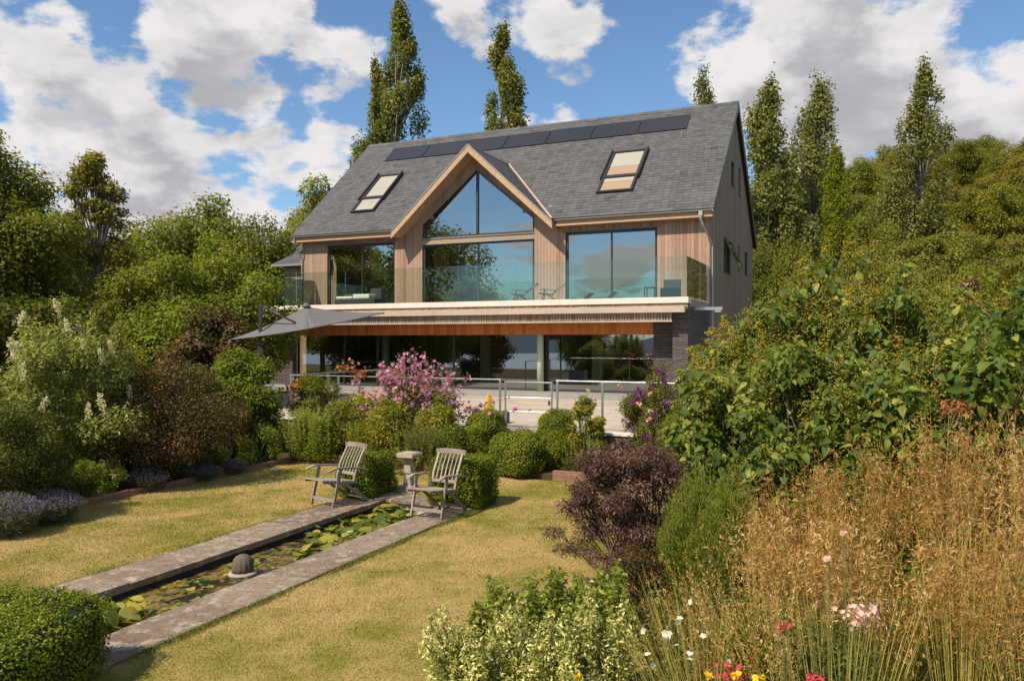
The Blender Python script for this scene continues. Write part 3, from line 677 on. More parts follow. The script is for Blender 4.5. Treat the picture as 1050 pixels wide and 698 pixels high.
# ------------------------------------------------------------------ pond
def pond():
    rz = -TH
    b = MB(); d = 0.45
    b.box(PU0-0.05, PU0, PV0, PV1, -d, -0.03); b.box(PU1, PU1+0.05, PV0, PV1, -d, -0.03)
    b.box(PU0-0.05, PU1+0.05, PV1, PV1+0.05, -d, -0.03); b.box(PU0-0.05, PU1+0.05, PV0-0.05, PV0, -d, -0.03); b.box(PU0, PU1, PV0, PV1, -d-0.05, -d)
    o = b.build('pond_basin', M['basin']); o.rotation_euler.z = rz; tag(o, 'dark walls and bed of the pond', None, None, 'structure')
    w = MB(); w.add([(PU0, PV0, -0.115), (PU1, PV0, -0.115), (PU1, PV1, -0.115), (PU0, PV1, -0.115)], [(0, 1, 2, 3)])
    o = w.build('water', M['water'], fixn=False); o.rotation_euler.z = rz; tag(o, 'still pond water with brown and gold algae', None, None, 'structure')
    k = MB(); v = 2.6
    while v < 11.3:
        l = random.uniform(0.75, 1.15); e = min(v+l, 11.35)
        k.box(KL, PU0+0.03, v+0.004, e-0.004, -0.05, 0.028+random.uniform(-.006, .006), jit=0.007)
        v = e
    v = 2.6
    while v < 11.3:
        l = random.uniform(0.75, 1.15); e = min(v+l, 11.35)
        k.box(PU1-0.03, KR, v+0.004, e-0.004, -0.05, 0.028+random.uniform(-.006, .006), jit=0.007)
        v = e
    u = KL
    while u < KR-0.01:
        e = min(u+random.uniform(0.5, 0.8), KR); k.box(u+0.003, e-0.003, 11.36, 11.92, -0.05, 0.03, jit=0.006); u = e
    u = KL
    while u < KR-0.01:
        e = min(u+random.uniform(0.5, 0.8), KR); k.box(u+0.003, e-0.003, 2.6, 3.17, -0.05, 0.03, jit=0.006); u = e
    o = k.build('pond_coping', M['kerb'], bevel=0.008); o.rotation_euler.z = rz; tag(o, 'worn lichened stone slabs edging the long narrow pond', 'stone edging')
pond()
def lily_pads():
    rg = np.random.default_rng(3); V = []; F = []; Rn = []
    def pad(u, v, z, r, tilt, az):
        c = W(u, v, z); n = 14; b = len(V); tn = rg.random(); notch = rg.random()*2*PI
        T = Matrix.Rotation(az, 4, 'Z') @ Matrix.Rotation(tilt, 4, 'X')
        V.append(tuple(c)); Rn.append(tn)
        for i in range(n):
            a = notch+0.15+(2*PI-0.3)*i/(n-1); rr = r*(1+0.06*math.sin(3*a))
            p = T @ Vector((rr*math.cos(a), rr*math.sin(a), 0.12*r*math.sin(2*a))); V.append(tuple(c+p)); Rn.append(min(1, max(0, tn+rg.normal()*0.04)))
        for i in range(n-1): F.append((b, b+1+i, b+2+i))
    for i in range(230):      # crowded at the far end
        v = 8.0+3.25*rg.random()**0.8; u = rg.uniform(PU0+0.12, PU1-0.08)
        if v < 9.0 and u < -6.95+0.2*(9-v): continue
        pad(u, v, -0.105+0.09*rg.random()**2, 0.05+0.06*rg.random(), rg.normal()*0.35, rg.random()*6.3)
    for i in range(40):       # upstanding clump near the front hedge
        a = rg.random()*2*PI; q = 0.35*rg.random()**0.5
        pad(-6.78+q*math.cos(a)*0.8, 5.55+q*math.sin(a)*1.2, -0.10+0.14*rg.random(), 0.06+0.05*rg.random(), rg.normal()*0.7, rg.random()*6.3)
    for i in range(240):
        pad(rg.uniform(PU0+0.1, PU1-0.08), rg.uniform(5.6, 8.6), -0.110+.006*rg.random(), 0.022+0.035*rg.random()**2, rg.normal()*0.1, rg.random()*6.3)
    o = np_mesh('lily_pads', V, F, Rn, M['L_lily']); tag(o, 'yellow green water lily leaves crowding the far end of the pond', 'water lilies', None, 'stuff')
lily_pads()
rg = np.random.default_rng(77)
for (u, v, lb) in ((-6.7, 9.35, 'white water lily bloom closest to the stone dome'), (-6.75, 10.95, 'white water lily bloom at the far end of the pond'), (-6.5, 10.6, 'cream water lily bloom beside the right deck chair')):
    p = W(u, v, -0.02); t = empty('water_lily', p, 0, lb, 'flower', 'water lily blooms')
    for s, nn, c in ((0.055, 8, 0.35), (0.04, 7, 0.9)):
        blossoms('petals', np.zeros((1, 3)), s, M['P_white'], t, rg, nn, N=np.array([[0, 0, 1.0]]), cup=c)
# stone dome in the pond
t = empty('stone_dome', W(-6.88, 7.42, -0.12), 0, 'dark domed stone ornament standing in the middle of the pond', 'ornament')
b = MB(); b.lathe((0, 0, 0), [(0.17, 0), (0.172, 0.02), (0.16, 0.035), (0.13, 0.038)], 28); b.build('base', M['stone'], t, smooth=True)
b = MB(); b.lathe((0, 0, 0.036), [(0.125, 0), (0.125, 0.05), (0.122, 0.1), (0.108, 0.15), (0.08, 0.185), (0.045, 0.205), (0.01, 0.213)], 60, ribs=12, ribd=0.035); b.build('dome', M['skep'], t, smooth=True)
# stone pedestal
t = empty('stone_pedestal', (-1.84, 14.2, 0.0), -TH, 'square limestone pedestal with a flat top at the far end of the pond', 'pedestal'); t.scale = (.84, .84, 1)
b = MB(); b.box(-.2, .2, -.2, .2, -.02, .07, jit=.004); b.box(-.155, .155, -.155, .155, .07, .12, jit=.004)
b.build('plinth', M['stone'], t, bevel=.012)
b = MB()
for (r0, r1, z0, z1) in ((.125, .115, .12, .2), (.105, .10, .2, .34), (.13, .13, .34, .38), (.11, .088, .38, .58), (.12, .13, .58, .63)):
    b.lathe((0, 0, 0), [(r0*1.08, z0), (r1*1.08, z1)], 4)
o = b.build('shaft', M['stone'], t, bevel=.008); o.rotation_euler.z = PI/4
b = MB(); b.box(-.215, .215, -.215, .215, .63, .69, jit=.006); b.box(-.17, .17, -.17, .17, .69, .705, jit=.004); b.build('top_slab', M['stone'], t, bevel=.012)

# ------------------------------------------------------------------ garden chairs
def deck_chair(name, loc, rz, label, group, recl=0.36, sc=1.0):
    t = empty(name, loc, rz, label, 'chair', group); t.scale = (sc, sc, sc); w = 0.27; m = M['teak']
    for s in (-1, 1):
        b = MB(); b.bar((s*w, -0.36, 0), (s*w, -0.20, 0.60), 0.028, 0.05, (0, 1, 0)); b.build('leg', m, t, bevel=.004)
        b = MB(); b.bar((s*(w-.035), 0.42, 0), (s*(w-.035), -0.16, 0.40), 0.026, 0.048, (0, 1, 0)); b.build('leg', m, t, bevel=.004)
        b = MB(); pts = [(-.46, .585), (-.3, .625), (0, .60), (.26, .555), (.36, .53)]
        for (y0, z0), (y1, z1) in zip(pts, pts[1:]): b.bar((s*(w+.005), y0, z0), (s*(w+.005), y1, z1), 0.06, 0.026, (0, 0, 1))
        b.build('armrest', m, t, bevel=.004)
    b = MB(); b.bar((-w, -0.335, 0.11), (w, -0.335, 0.11), 0.022, 0.05, (0, 0, 1)); b.build('stretcher', m, t, bevel=.003); b = MB(); b.bar((-w+.03, 0.33, 0.07), (w-.03, 0.33, 0.07), 0.022, 0.04, (0, 0, 1)); b.build('stretcher', m, t, bevel=.003)
    b = MB()
    for s in (-1, 1): b.bar((s*(w-.045), -0.52, .425), (s*(w-.045), .17, .34), .028, .045, (0, 0, 1))
    for i in range(9):
        f = i/8; y = -.52+.62*f; b.bar((-w+.03, y, .452-.085*f), (w-.03, y, .452-.085*f), .05, .016, (0, 0, 1))
    b.build('seat', m, t, bevel=.003)
    y0, z0 = 0.10, 0.33; H = 0.57; y1, z1 = y0+H*recl+0.06, z0+H
    b = MB()
    for i in range(7):
        x = -0.215+0.43*i/6; e = 1.6 if i in (0, 6) else 1.0
        f0 = 0.0 if i in (0, 6) else 0.26
        p = [(x, y0+(y1-y0)*f-0.035*math.sin(PI*f), z0+H*f) for f in (f0, .5*(1+f0), .97)]
        for a, c in zip(p, p[1:]): b.bar(a, c, .022*e, .018*e, (0, 1, 0))
    f = .26; b.bar((-.225, y0+(y1-y0)*f-.03, z0+H*f), (.225, y0+(y1-y0)*f-.03, z0+H*f), .045, .022, (0, 1, 0))
    f = .04; b.bar((-.225, y0+(y1-y0)*f, z0+H*f), (.225, y0+(y1-y0)*f, z0+H*f), .04, .022, (0, 1, 0))
    pts = [(-.27, 0), (-.2, .012), (0, .022), (.2, .012), (.27, 0)]
    for (xa, za), (xb, zb) in zip(pts, pts[1:]): b.bar((xa, y1, z1+za), (xb, y1, z1+zb), .03, .075, (0, 0, 1))
    b.build('backrest', m, t, bevel=.003); return t
deck_chair('deck_chair', (-2.84, 13.1, 0.03), R(-38), 'weathered teak folding chair on the left coping by the pond', 'weathered folding chairs by the pond')
deck_chair('deck_chair', (-1.13, 12.3, 0.03), R(-27), 'weathered teak folding chair on the right coping by the pond', 'weathered folding chairs by the pond')

# ------------------------------------------------------------------ clipped box
hedge('box_hedge', W(-8.0, 11.64, 0), -TH, (0.36, 0.46, 0.38), 15000, 0.032, M['L_box'], 1, 'cube of clipped box behind the left folding chair', 'clipped box cubes')
hedge('box_hedge', W(-6.10, 11.62, 0), -TH, (0.49, 0.39, 0.415), 17000, 0.032, M['L_box'], 2, 'cube of clipped box behind the right folding chair', 'clipped box cubes')
hedge('box_hedge', (-5.22, 5.85, 0), R(2), (1.95, 0.74, 0.335), 70000, 0.027, M['L_box'], 3, 'broad clipped box hedge in the near left corner', 'clipped box hedges', expo=9, lump=0.014)
balls = [((-1.43, 17.0, -.02), (.52, .5, .46), 'large clipped box ball left of the steps, closest to the stone pedestal', 4),
         ((-.86, 17.35, .05), (.33, .36, .40), 'small clipped box ball wedged between two bigger ones left of the steps', 5),
         ((-.60, 18.0, .25), (.47, .45, .44), 'clipped box ball at the head of the steps, under the yellow conifer', 6),
         ((.12, 15.9, -.03), (.60, .52, .47), 'broadest clipped box ball, right of the steps on the lawn edge', 7),
         ((.72, 16.4, 0), (.45, .42, .42), 'clipped box ball between the broadest ball and the climbing rose', 8),
         ((.98, 17.5, .30), (.38, .4, .44), 'clipped box ball just below the steel gate on the right', 9)]
for loc, dm, lb, sd_ in balls: hedge('box_ball', loc, 0.3*sd_, dm, 13000, 0.034, M['L_box'], sd_, lb, 'clipped box balls by the steps', expo=2.3, lump=0.02, cat='topiary')

# ------------------------------------------------------------------ terrace, walls, steps
def terrace():
    o = MB(); hole = None
    v = 16.72; us = -20.5
    mb = MB(); step = 0.75
    r = 0
    while v < 27.4:
        u = us-0.3*(r % 2)
        while u < 1.0:
            mb.box(u+0.004, u+step-0.004, v+0.004, v+0.596, -0.06, 0.0+random.uniform(-0.001, 0.001))
            u += step
        v += 0.6; r += 1
    o = mb.build('terrace_paving', M['paving']); o.rotation_euler.z = -TH; o.location = (0, 0, TZ); tag(o, 'beige stone paving of the raised terrace', None, None, 'structure')
    b = MB(); b.box(-20.5, 1.0, 16.86, 27.3, -0.7, -0.065); o = b.build('terrace_base', M['slatewall']); o.rotation_euler.z = -TH; o.location = (0, 0, TZ); tag(o, 'dark stone base of the terrace', None, None, 'structure')
    for (u0, u1, lb) in ((-15.0, -7.95, 'low dark slate retaining wall left of the steps'), (-6.45, -1.0, 'low dark slate retaining wall right of the steps')):
        t = empty('retaining_wall', W(u0, 16.7, 0), -TH, lb, 'wall', 'slate terrace walls')
        b = MB(); b.box(0, u1-u0, -.13, .13, -.05, TZ-.02); b.build('wall', M['slatewall'], t)
        b = MB(); x = 0
        while x < u1-u0-.01:
            e = min(x+.8, u1-u0); b.box(x+.003, e-.003, -.17, .155, TZ-.02, TZ+.035, jit=.003); x = e
        b.build('coping', M['coping'], t, bevel=.006)
    t = MB()
    for i in range(4):
        t.box(-7.92, -6.48, 15.55+0.30*i, 16.86, -0.05+0.0, 0.14*(i+1)-0.006*0)
    o = t.build('steps', M['deckgrey'], bevel=.008); o.rotation_euler.z = -TH; tag(o, 'grey stone steps rising between clipped box balls to the terrace', None, None, 'structure')
terrace()
def brick_edges():
    def edge(u0, v0, u1, v1, lb, h=0.19):
        t = empty('brick_edging', W(u0, v0, 0), -TH, lb, 'edging', 'low brick edging of the beds')
        b = MB(); L = math.hypot(u1-u0, v1-v0)
        if abs(u1-u0) > abs(v1-v0): b.box(0, u1-u0, -.055, .055, -.05, h)
        else: b.box(-.055, .055, 0, v1-v0, -.05, h)
        b.build('bricks', M['brick'], t, bevel=.008)
    edge(-11.76, 14.36, -8.0, 14.36, 'low red brick edging in front of the leafy bed left of the pedestal')
    edge(-7.4+.0, 14.36, -6.9, 14.36, 'short stub of red brick edging beside the steps')
    edge(-5.55, 14.36, -2.0, 14.36, 'low red brick edging right of the box balls')
    edge(-11.76, 3.0, -11.76, 14.30, 'long low brick edging along the left side of the lawn', 0.10)
brick_edges()

# raised soil in the beds
for (r, z, lb) in (((-15, -7.95, 14.42, 16.55), .10, 'planted soil of the bed below the terrace, left of the steps'), ((-6.45, -1.0, 14.42, 16.55), .10, 'planted soil of the bed below the terrace, right of the steps')):
    b = MB(); b.box(r[0], r[1], r[2], r[3], -.03, z); o = b.build('bed_soil', M['ground']); o.rotation_euler.z = -TH; tag(o, lb, None, None, 'structure')

# railing
def railing(u0, u1, lb, nposts, name='terrace_railing', v=16.70, along='u', H=1.08):
    t = empty(name, W(u0, v, TZ+.035), -TH if along == 'u' else -TH+PI/2, lb, 'railing', 'stainless terrace railings')
    L = u1-u0
    for i in range(nposts):
        x = L*i/(nposts-1); b = MB(); b.box(x-.022, x+.022, -.022, .022, 0, H); b.build('post', M['steel'], t, bevel=.004)
    b = MB(); b.box(-.03, L+.03, -.028, .028, H+.002, H+.034); b.build('handrail', M['steel'], t, bevel=.006)
    for z in (.28, .66):
        b = MB(); b.tube([(0, 0, z), (L, 0, z)], .003, .003, 6); b.build('wire', M['bronze'], t)
    return t
railing(-13.85, -7.78, 'stainless railing left of the gate, half hidden by pink mallow', 5)
railing(-6.36, -3.2, 'stainless railing right of the gate, behind the climbing rose', 4)
railing(-13.85, -13.85+6.0, 'stainless railing returning to the house on the left', 5, v=16.78, along='v')
t = empty('steel_gate', W(-7.66, 16.70, TZ+.06), -TH, 'open framed stainless gate at the top of the steps', 'gate')
b = MB(); L = 1.18
b.box(0, .035, -.018, .018, 0, 1.04); b.box(L-.035, L, -.018, .018, 0, 1.04); b.box(.036, L-.036, -.018, .018, 1.005, 1.04); b.box(.036, L-.036, -.018, .018, 0, .035); b.build('frame', M['steel'], t, bevel=.003)
for z in (.36, .68):
    b = MB(); b.tube([(.03, 0, z), (L-.03, 0, z)], .005, .005, 6); b.build('wire', M['steel'], t)
b = MB(); b.box(L-.09, L-.045, -.045, -.02, .52, .62); b.build('latch', M['metal'], t)

# planter with a golden conifer, and a grey planter behind the left railing
pl = empty('planter', (-.52, 19.75, TZ), -TH, 'low lead grey trough on the terrace under the yellow conifer', 'planter')
b = MB(); b.box(-.42, .42, -.2, .2, 0, .27); b.build('trough', M['planter'], pl, bevel=.01)
b = MB(); b.box(-.38, .38, -.16, .16, .272, .285); b.build('soil', M['ground'], pl)
rg = np.random.default_rng(21); cf = empty('dwarf_conifer', (-.56, 19.77, TZ+.28), 0, 'tiny golden yellow conifer growing in the lead grey trough', 'plant')
C = np.array([[rg.normal()*.02, rg.normal()*.02, .05+.36*i/14, .115*(1-.75*i/14), .115*(1-.75*i/14), .07] for i in range(15)])
foliage('foliage', C, 2600, .035, M['P_yellow'], cf, rg, .4, .8, .5); b = MB(); b.tube([(0, 0, -.02), (0, 0, .3)], .012, .004, 6); b.build('trunk', M['bark'], cf)
pl = empty('planter', W(-13.2, 17.6, TZ), -TH, 'grey box planter on the terrace behind the left railing', 'planter')
b = MB(); b.box(-.4, .4, -.25, .25, 0, .55); b.build('box', M['deckgrey'], pl, bevel=.01); b = MB(); b.box(-.36, .36, -.21, .21, .552, .56); b.build('soil', M['ground'], pl)

# ------------------------------------------------------------------ parasol
def parasol():
    T = lambda px, py, Y: Vector(((px-525)/815*Y, Y, 2.7+(349-py)/815*Y))
    root = Vector((-6.85, 21.6, TZ)); t = empty('cantilever_parasol', root, 0, 'grey cantilever parasol tilted over the left end of the terrace', 'parasol')
    Lc, Fc, Rc = Vector((-7.48, 21.0, 2.72)), Vector((-5.02, 19.7, 3.00)), Vector((-3.48, 21.7, 3.46)); Bc = Lc+Rc-Fc
    ap = (Lc+Rc)/2+Vector((-.05, 0, .52)); cs = [c-root for c in (Lc, Fc, Rc, Bc)]; a = ap-root
    V = []; F = []; n = 12
    b = MB()
    for i in range(4):
        p, q = cs[i], cs[(i+1) % 4]; vs = []; fs = []
        for r in range(n+1):
            for c in range(n+1):
                f = r/n; g = c/n; e = p.lerp(q, g); x = a.lerp(e, f)
                x.z -= 0.10*math.sin(PI*f)*0.6+0.05*f*math.sin(PI*g); x += (a-x)*0.05*f*math.sin(PI*g); vs.append(x)
        for r in range(n):
            for c in range(n):
                if r == 0: fs.append((0*(n+1), 1*(n+1)+c, 1*(n+1)+c+1))
                else: fs.append((r*(n+1)+c, (r+1)*(n+1)+c, (r+1)*(n+1)+c+1, r*(n+1)+c+1))
        b.add(vs, fs, 0.5)
    o = b.build('canopy', M['parasol'], t, smooth=True, fixn=False)
    for p, q in zip(cs, cs[1:]+cs[:1]): pass
    m = o.modifiers.new('thickness', 'SOLIDIFY'); m.thickness = 0.012
    b = MB(); b.lathe(tuple(a), [(.11, -.02), (.12, .02), (.07, .05), (.05, .09), (.015, .10)], 16); b.build('top_cap', M['parasol'], t, smooth=True)
    for c in cs:
        b = MB(); b.tube([a-Vector((0, 0, .06)), a.lerp(c, .5)-Vector((0, 0, .10)), c-Vector((0, 0, .03))], .012, .01, 6); b.build('rib', M['metal'], t)
    mt = Vector((-6.62, 20.9, 3.62))-root; mbase = Vector((-6.62, 20.9, TZ+.06))-root
    b = MB(); b.box(mbase.x-.04, mbase.x+.04, mbase.y-.03, mbase.y+.03, mbase.z, mt.z); b.build('mast', M['metal'], t, bevel=.008)
    e = Vector((-5.6, 20.55, 3.16))-root
    b = MB(); b.tube([mt, e], .028, .024, 8); b.tube([e, e+Vector((.02, .02, -.22)), mbase.lerp(mt, .62)], .018, .018, 6); b.build('arm', M['metal'], t, smooth=True)
    b = MB(); b.box(mbase.x-.07, mbase.x+.07, mbase.y-.07, mbase.y+.07, 1.55, 1.95); b.build('crank_box', M['metal'], t, bevel=.015)
    b = MB(); b.box(mbase.x-.5, mbase.x+.5, mbase.y-.5, mbase.y+.5, 0, .06); b.build('base', M['planter'], t, bevel=.01)
parasol()

# ------------------------------------------------------------------ THE HOUSE (local axes: x along the front, y into the house, z above the terrace)
house = empty('modern_house', HO, -TH, 'large timber clad house with slate roof, glazed gable and full width balcony', 'house')
XL, DP = -19.07, 11.97
EZ, RZ, OE, RY = 6.95, 12.65, 0.468, 5.985           # eave height, ridge height, eave overhang, ridge position
TAN = (RZ-EZ)/(RY+OE); COSR = 1/math.hypot(1, TAN)
RX0, RX1 = XL-0.34, 0.22
GX, GA, GS, GY, GW = -9.81, 10.21, 0.912, -0.847, 3.71   # gable: centre, apex height, slope, front plane, half width
FZ = 3.46
def roof_z(y): return EZ+(y+OE)*TAN
# upper wall boards (front)
def open_front(x):
    r = []
    if -17.63 < x < -13.93: r.append((FZ, 6.45))
    if -12.5 < x < -7.15: r.append((FZ, min(9.37-0.83*abs(x+9.82), 99)))
    if -5.78 < x < -2.0: r.append((FZ, 6.42))
    return r
def top_front(x):
    z = 7.0
    if abs(x-GX) < 3.9: z = max(z, GA-0.19-GS*abs(x-GX))
    return z
def boards(mb, x0, x1, y0, y1, zlo, top, opens, w=0.14, gap=0.008, extra=(), side=False):
    cuts = sorted(set([x0, x1]+[e for e in extra if x0 < e < x1])); xs = []
    for a, b in zip(cuts, cuts[1:]):
        n = max(1, round((b-a)/w)); xs += [(a+(b-a)*i/n, a+(b-a)*(i+1)/n) for i in range(n)]
    for a, b in xs:
        m = (a+b)/2; a2, b2 = a+gap/2, b-gap/2; segs = [(zlo, None)]
        iv = []; lo0 = zlo
        for (o0, o1) in sorted(opens(m)):
            if o0 > lo0+0.01: iv.append((lambda x, v=lo0: v, lambda x, v=o0: v))
            if abs((opens(a2) or [(0, o1)])[0][1]-(opens(b2) or [(0, o1)])[0][1]) > 1e-6 and len(opens(a2)) and len(opens(b2)):
                k = sorted(opens(m)).index((o0, o1)); oa = sorted(opens(a2))[min(k, len(opens(a2))-1)][1]; ob = sorted(opens(b2))[min(k, len(opens(b2))-1)][1]
                lo0 = (oa, ob)
            else: lo0 = o1
        lo = lo0 if isinstance(lo0, tuple) else (lo0, lo0)
        quads = [((f0(a2), f0(b2)), (f1(a2), f1(b2))) for f0, f1 in iv]+[(lo, (top(a2), top(b2)))]
        r = random.random()
        for (la, lb_), (ta, tb) in quads:
            if ta-la < 0.01 and tb-lb_ < 0.01: continue
            P = [(a2, la), (b2, lb_), (b2, max(tb, lb_+.001)), (a2, max(ta, la+.001))]
            if side: mb.prism(P, 'x', y0, y1, r)
            else: mb.prism(P, 'y', y0, y1, r)
ex = (-17.63, -13.93, -12.5, -7.15, -5.78, -2.0, GX, GX-3.52, GX+3.52, -9.82)
b = MB(); boards(b, XL, 0.0, -0.025, 0.0, FZ-0.1, top_front, open_front, extra=ex); b.build('front_cladding', M['clad'], house)
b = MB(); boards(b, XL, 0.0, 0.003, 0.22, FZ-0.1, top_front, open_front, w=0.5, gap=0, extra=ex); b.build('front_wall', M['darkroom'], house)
# right side wall
def top_side(y): return roof_z(min(y, 2*RY-y))-0.2
sw = [(3.15, 4.85, 4.9, 6.33), (5.0, 5.9, 8.8, 9.84), (7.15, 7.7, 8.7, 9.98), (7.0, 7.45, 5.23, 6.37), (9.15, 10.2, 5.24, 6.32)]
def open_side(y): return [(z0, z1) for (a, c, z0, z1) in sw if a < y < c]
exs = [q for s in sw for q in s[:2]]+[RY]
def boards_side(mb, x0, x1, w, gap):
    cuts = sorted(set([0.0, DP]+exs))
    for a, c in zip(cuts, cuts[1:]):
        n = max(1, round((c-a)/w))
        for i in range(n):
            p, q = a+(c-a)*i/n+gap/2, a+(c-a)*(i+1)/n-gap/2; m = (p+q)/2; r = random.random(); lo = -0.5
            for (z0, z1) in sorted(open_side(m)):
                mb.prism([(p, lo), (q, lo), (q, z0), (p, z0)], 'x', x0, x1, r); lo = z1
            mb.prism([(p, lo), (q, lo), (q, top_side(q)), (p, top_side(p))], 'x', x0, x1, r)
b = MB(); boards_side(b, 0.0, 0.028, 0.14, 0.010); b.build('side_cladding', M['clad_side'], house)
b = MB(); boards_side(b, -0.2, -0.003, 0.5, 0.0); b.build('side_wall', M['darkroom'], house)
b = MB()
for q in ([(0, -.5), (.5, -.5), (.5, top_side(.5)), (0, top_side(0))], [(.5, -.5), (2.35, -.5), (2.35, 3.7), (.5, 3.7)], [(.5, 6.3), (2.35, 6.3), (2.35, top_side(2.35)), (.5, top_side(.5))], [(2.35, -.5), (DP, -.5), (DP, top_side(DP)), (RY, top_side(RY)), (2.35, top_side(2.35))]): b.prism(q, 'x', XL+.003, XL+.2, .5)  # pieces leave an unseen opening, added to let sunlight into the upper room
#; b.build('left_wall', M['clad'], house)
b.build('left_wall', M['clad'], house)
b = MB(); b.box(XL+.2, -.2, DP-.2, DP, -.5, 7.0); b.build('rear_wall', M['darkroom'], house)
# roof
def slates(mb, y_at, z_at, Ls, xr, w=0.27, exp=0.20, flip=1):
    """rows up a slope; xr(t) gives intervals at slope distance t"""
    n = int(Ls/exp); exp = Ls/n
    for i in range(n):
        t0, t1 = i*exp, (i+1)*exp+0.03
        t1 = min(t1, Ls)
        for (a0, a1), (b0, b1) in zip(xr(t0), xr(i*exp+exp)):
            lo, hi = min(a0, b0), max(a1, b1); x = lo-(w/2 if i % 2 else 0)-0.02
            while x < hi:
                p, q = x+0.003, x+w-0.003; x += w
                pa, qa = max(p, a0), min(q, a1); pb, qb = max(p, b0), min(q, b1)
                if qa <= pa and qb <= pb: continue
                if qa < pa: pa = qa = min(max(pa, a0), a1)
                if qb < pb: pb = qb = min(max(pb, b0), b1)
                l = 0.014+random.uniform(0, 0.006); r = random.random()**0.8
                mb.add([y_at(pa, t0, l), y_at(qa, t0, l), y_at(qb, t1, 0.004), y_at(pb, t1, 0.004), y_at(pa, t0, -.002), y_at(qa, t0, -.002)], [(0, 1, 2, 3), (4, 5, 1, 0)], r)
SL = (RY+OE)/COSR
sr, cr = TAN*COSR, COSR
def front_pt(x, t, l): return (x, -OE+t*cr-l*sr, EZ+t*sr+l*cr)
def back_pt(x, t, l): return (x, 2*RY+OE-t*cr+l*sr, EZ+t*sr+l*cr)
def xr_front(t):
    z = EZ+t*sr; h = (GA-z)/GS
    if h <= 0: return [(RX0, GX), (GX, RX1)]
    return [(RX0, GX-h), (GX+h, RX1)]
b = MB(); slates(b, front_pt, None, SL-0.05, xr_front); slates(b, back_pt, None, SL-0.05, lambda t: [(RX0, RX1)])
roof = b.build('roof', M['slate'], house, fixn=False)
# roof deck below the slates, cut for the gable
b = MB(); th = 0.16
def deck_poly(pts, norm_back=False):
    f = back_pt if norm_back else front_pt
    n = len(pts); vs = [f(x, t, -0.006) for x, t in pts]+[f(x, t, -th) for x, t in pts]
    b.add(vs, [tuple(range(n)), tuple(range(n, 2*n))[::-1]]+[(i, n+i, n+(i+1) % n, (i+1) % n) for i in range(n)])
tg = (GA-EZ)/sr; h0 = (GA-EZ)/GS
deck_poly([(RX0, 0), (GX-h0, 0), (GX, tg), (GX, SL), (RX0, SL)]); deck_poly([(GX+h0, 0), (RX1, 0), (RX1, SL), (GX, SL), (GX, tg)])
deck_poly([(RX0, 0), (RX1, 0), (RX1, SL), (RX0, SL)], True)
b.build('roof_deck', M['metal'], house)
# gable roof slopes
GL = (h0)*math.hypot(1, GS)
cg = 1/math.hypot(1, GS); sg = GS*cg
def gab_y1(z): return -OE+(z-EZ)/TAN
b = MB()
for s in (-1, 1):
    Lg = (GA-(GA-GS*GW))/sg
    n = int(Lg/0.235); e = Lg/n
    for i in range(n):
        d0, d1 = Lg-i*e, Lg-(i+1)*e-0.02; d1 = max(d1, 0)
        x0, z0, x1, z1 = GX+s*d0*cg, GA-d0*sg, GX+s*d1*cg, GA-d1*sg
        y = GY+0.02-(0.17 if i % 2 else 0); ye = gab_y1(max(z0, EZ))+0.03; ye2 = gab_y1(z1)+0.03
        while y < ye2:
            p, q = max(y, GY+.02), y+.334; y += .34
            qa, qb = min(q, ye), min(q, ye2); pa, pb = min(p, ye), min(p, ye2)
            if qb <= pb: continue
            l = .016+random.uniform(0, .006); r = random.random()**.8; nx, nz = s*sg, cg
            b.add([(x0+nx*l, pa, z0+nz*l), (x0+nx*l, qa, z0+nz*l), (x1+nx*.004, qb, z1+nz*.004), (x1+nx*.004, pb, z1+nz*.004), (x0, pa, z0), (x0, qa, z0)], [(0, 1, 2, 3), (4, 5, 1, 0)], r)
b.build('gable_roof', M['slate'], house, fixn=False)
b = MB()
for s in (-1, 1):
    D = GW/1.0
    A0 = (GX, GA-.01); A1 = (GX+s*D, GA-.01-GS*D)
    y0 = GY+.02
    vs = []
    for (x, z), dz in ((A0, 0), (A1, 0), (A1, -.15), (A0, -.15)):
        vs.append((x, y0, z+dz))
    for (x, z), dz in ((A0, 0), (A1, 0), (A1, -.15), (A0, -.15)):
        vs.append((x, max(gab_y1(z)+.02, 0.1), z+dz))
    b.add(vs, [(0, 1, 2, 3), (4, 5, 6, 7), (0, 4, 5, 1), (1, 5, 6, 2), (2, 6, 7, 3), (3, 7, 4, 0)])
b.build('gable_roof_deck', M['clad'], house)
for s in (-1, 1):     # bargeboards and their soffit
    b = MB(); D = GW+0.06; tk = 0.34
    P0 = (GX, GA+.03); P1 = (GX+s*D, GA+.03-GS*D)
    b.prism([P0, P1, (P1[0], P1[1]-tk*.9), (P0[0], P0[1]-tk)], 'y', GY-.03, GY+.015, .3)
    b.build('bargeboard', M['barge'], house)
    b = MB(); b.prism([(GX, GA-.17), (GX+s*(D-.02), GA-.17-GS*(D-.02)), (GX+s*(D-.02), GA-.2-GS*(D-.02)), (GX, GA-.2)], 'y', GY+.017, -.03, .5); b.build('soffit', M['barge'], house)
    b = MB(); b.prism([(P0[0], P0[1]+.02), (P1[0], P1[1]+.02), (P1[0], P1[1]-.03), (P0[0], P0[1]-.03)], 'y', GY-.055, GY-.032, .3); b.build('verge_trim', M['gutter'], house)
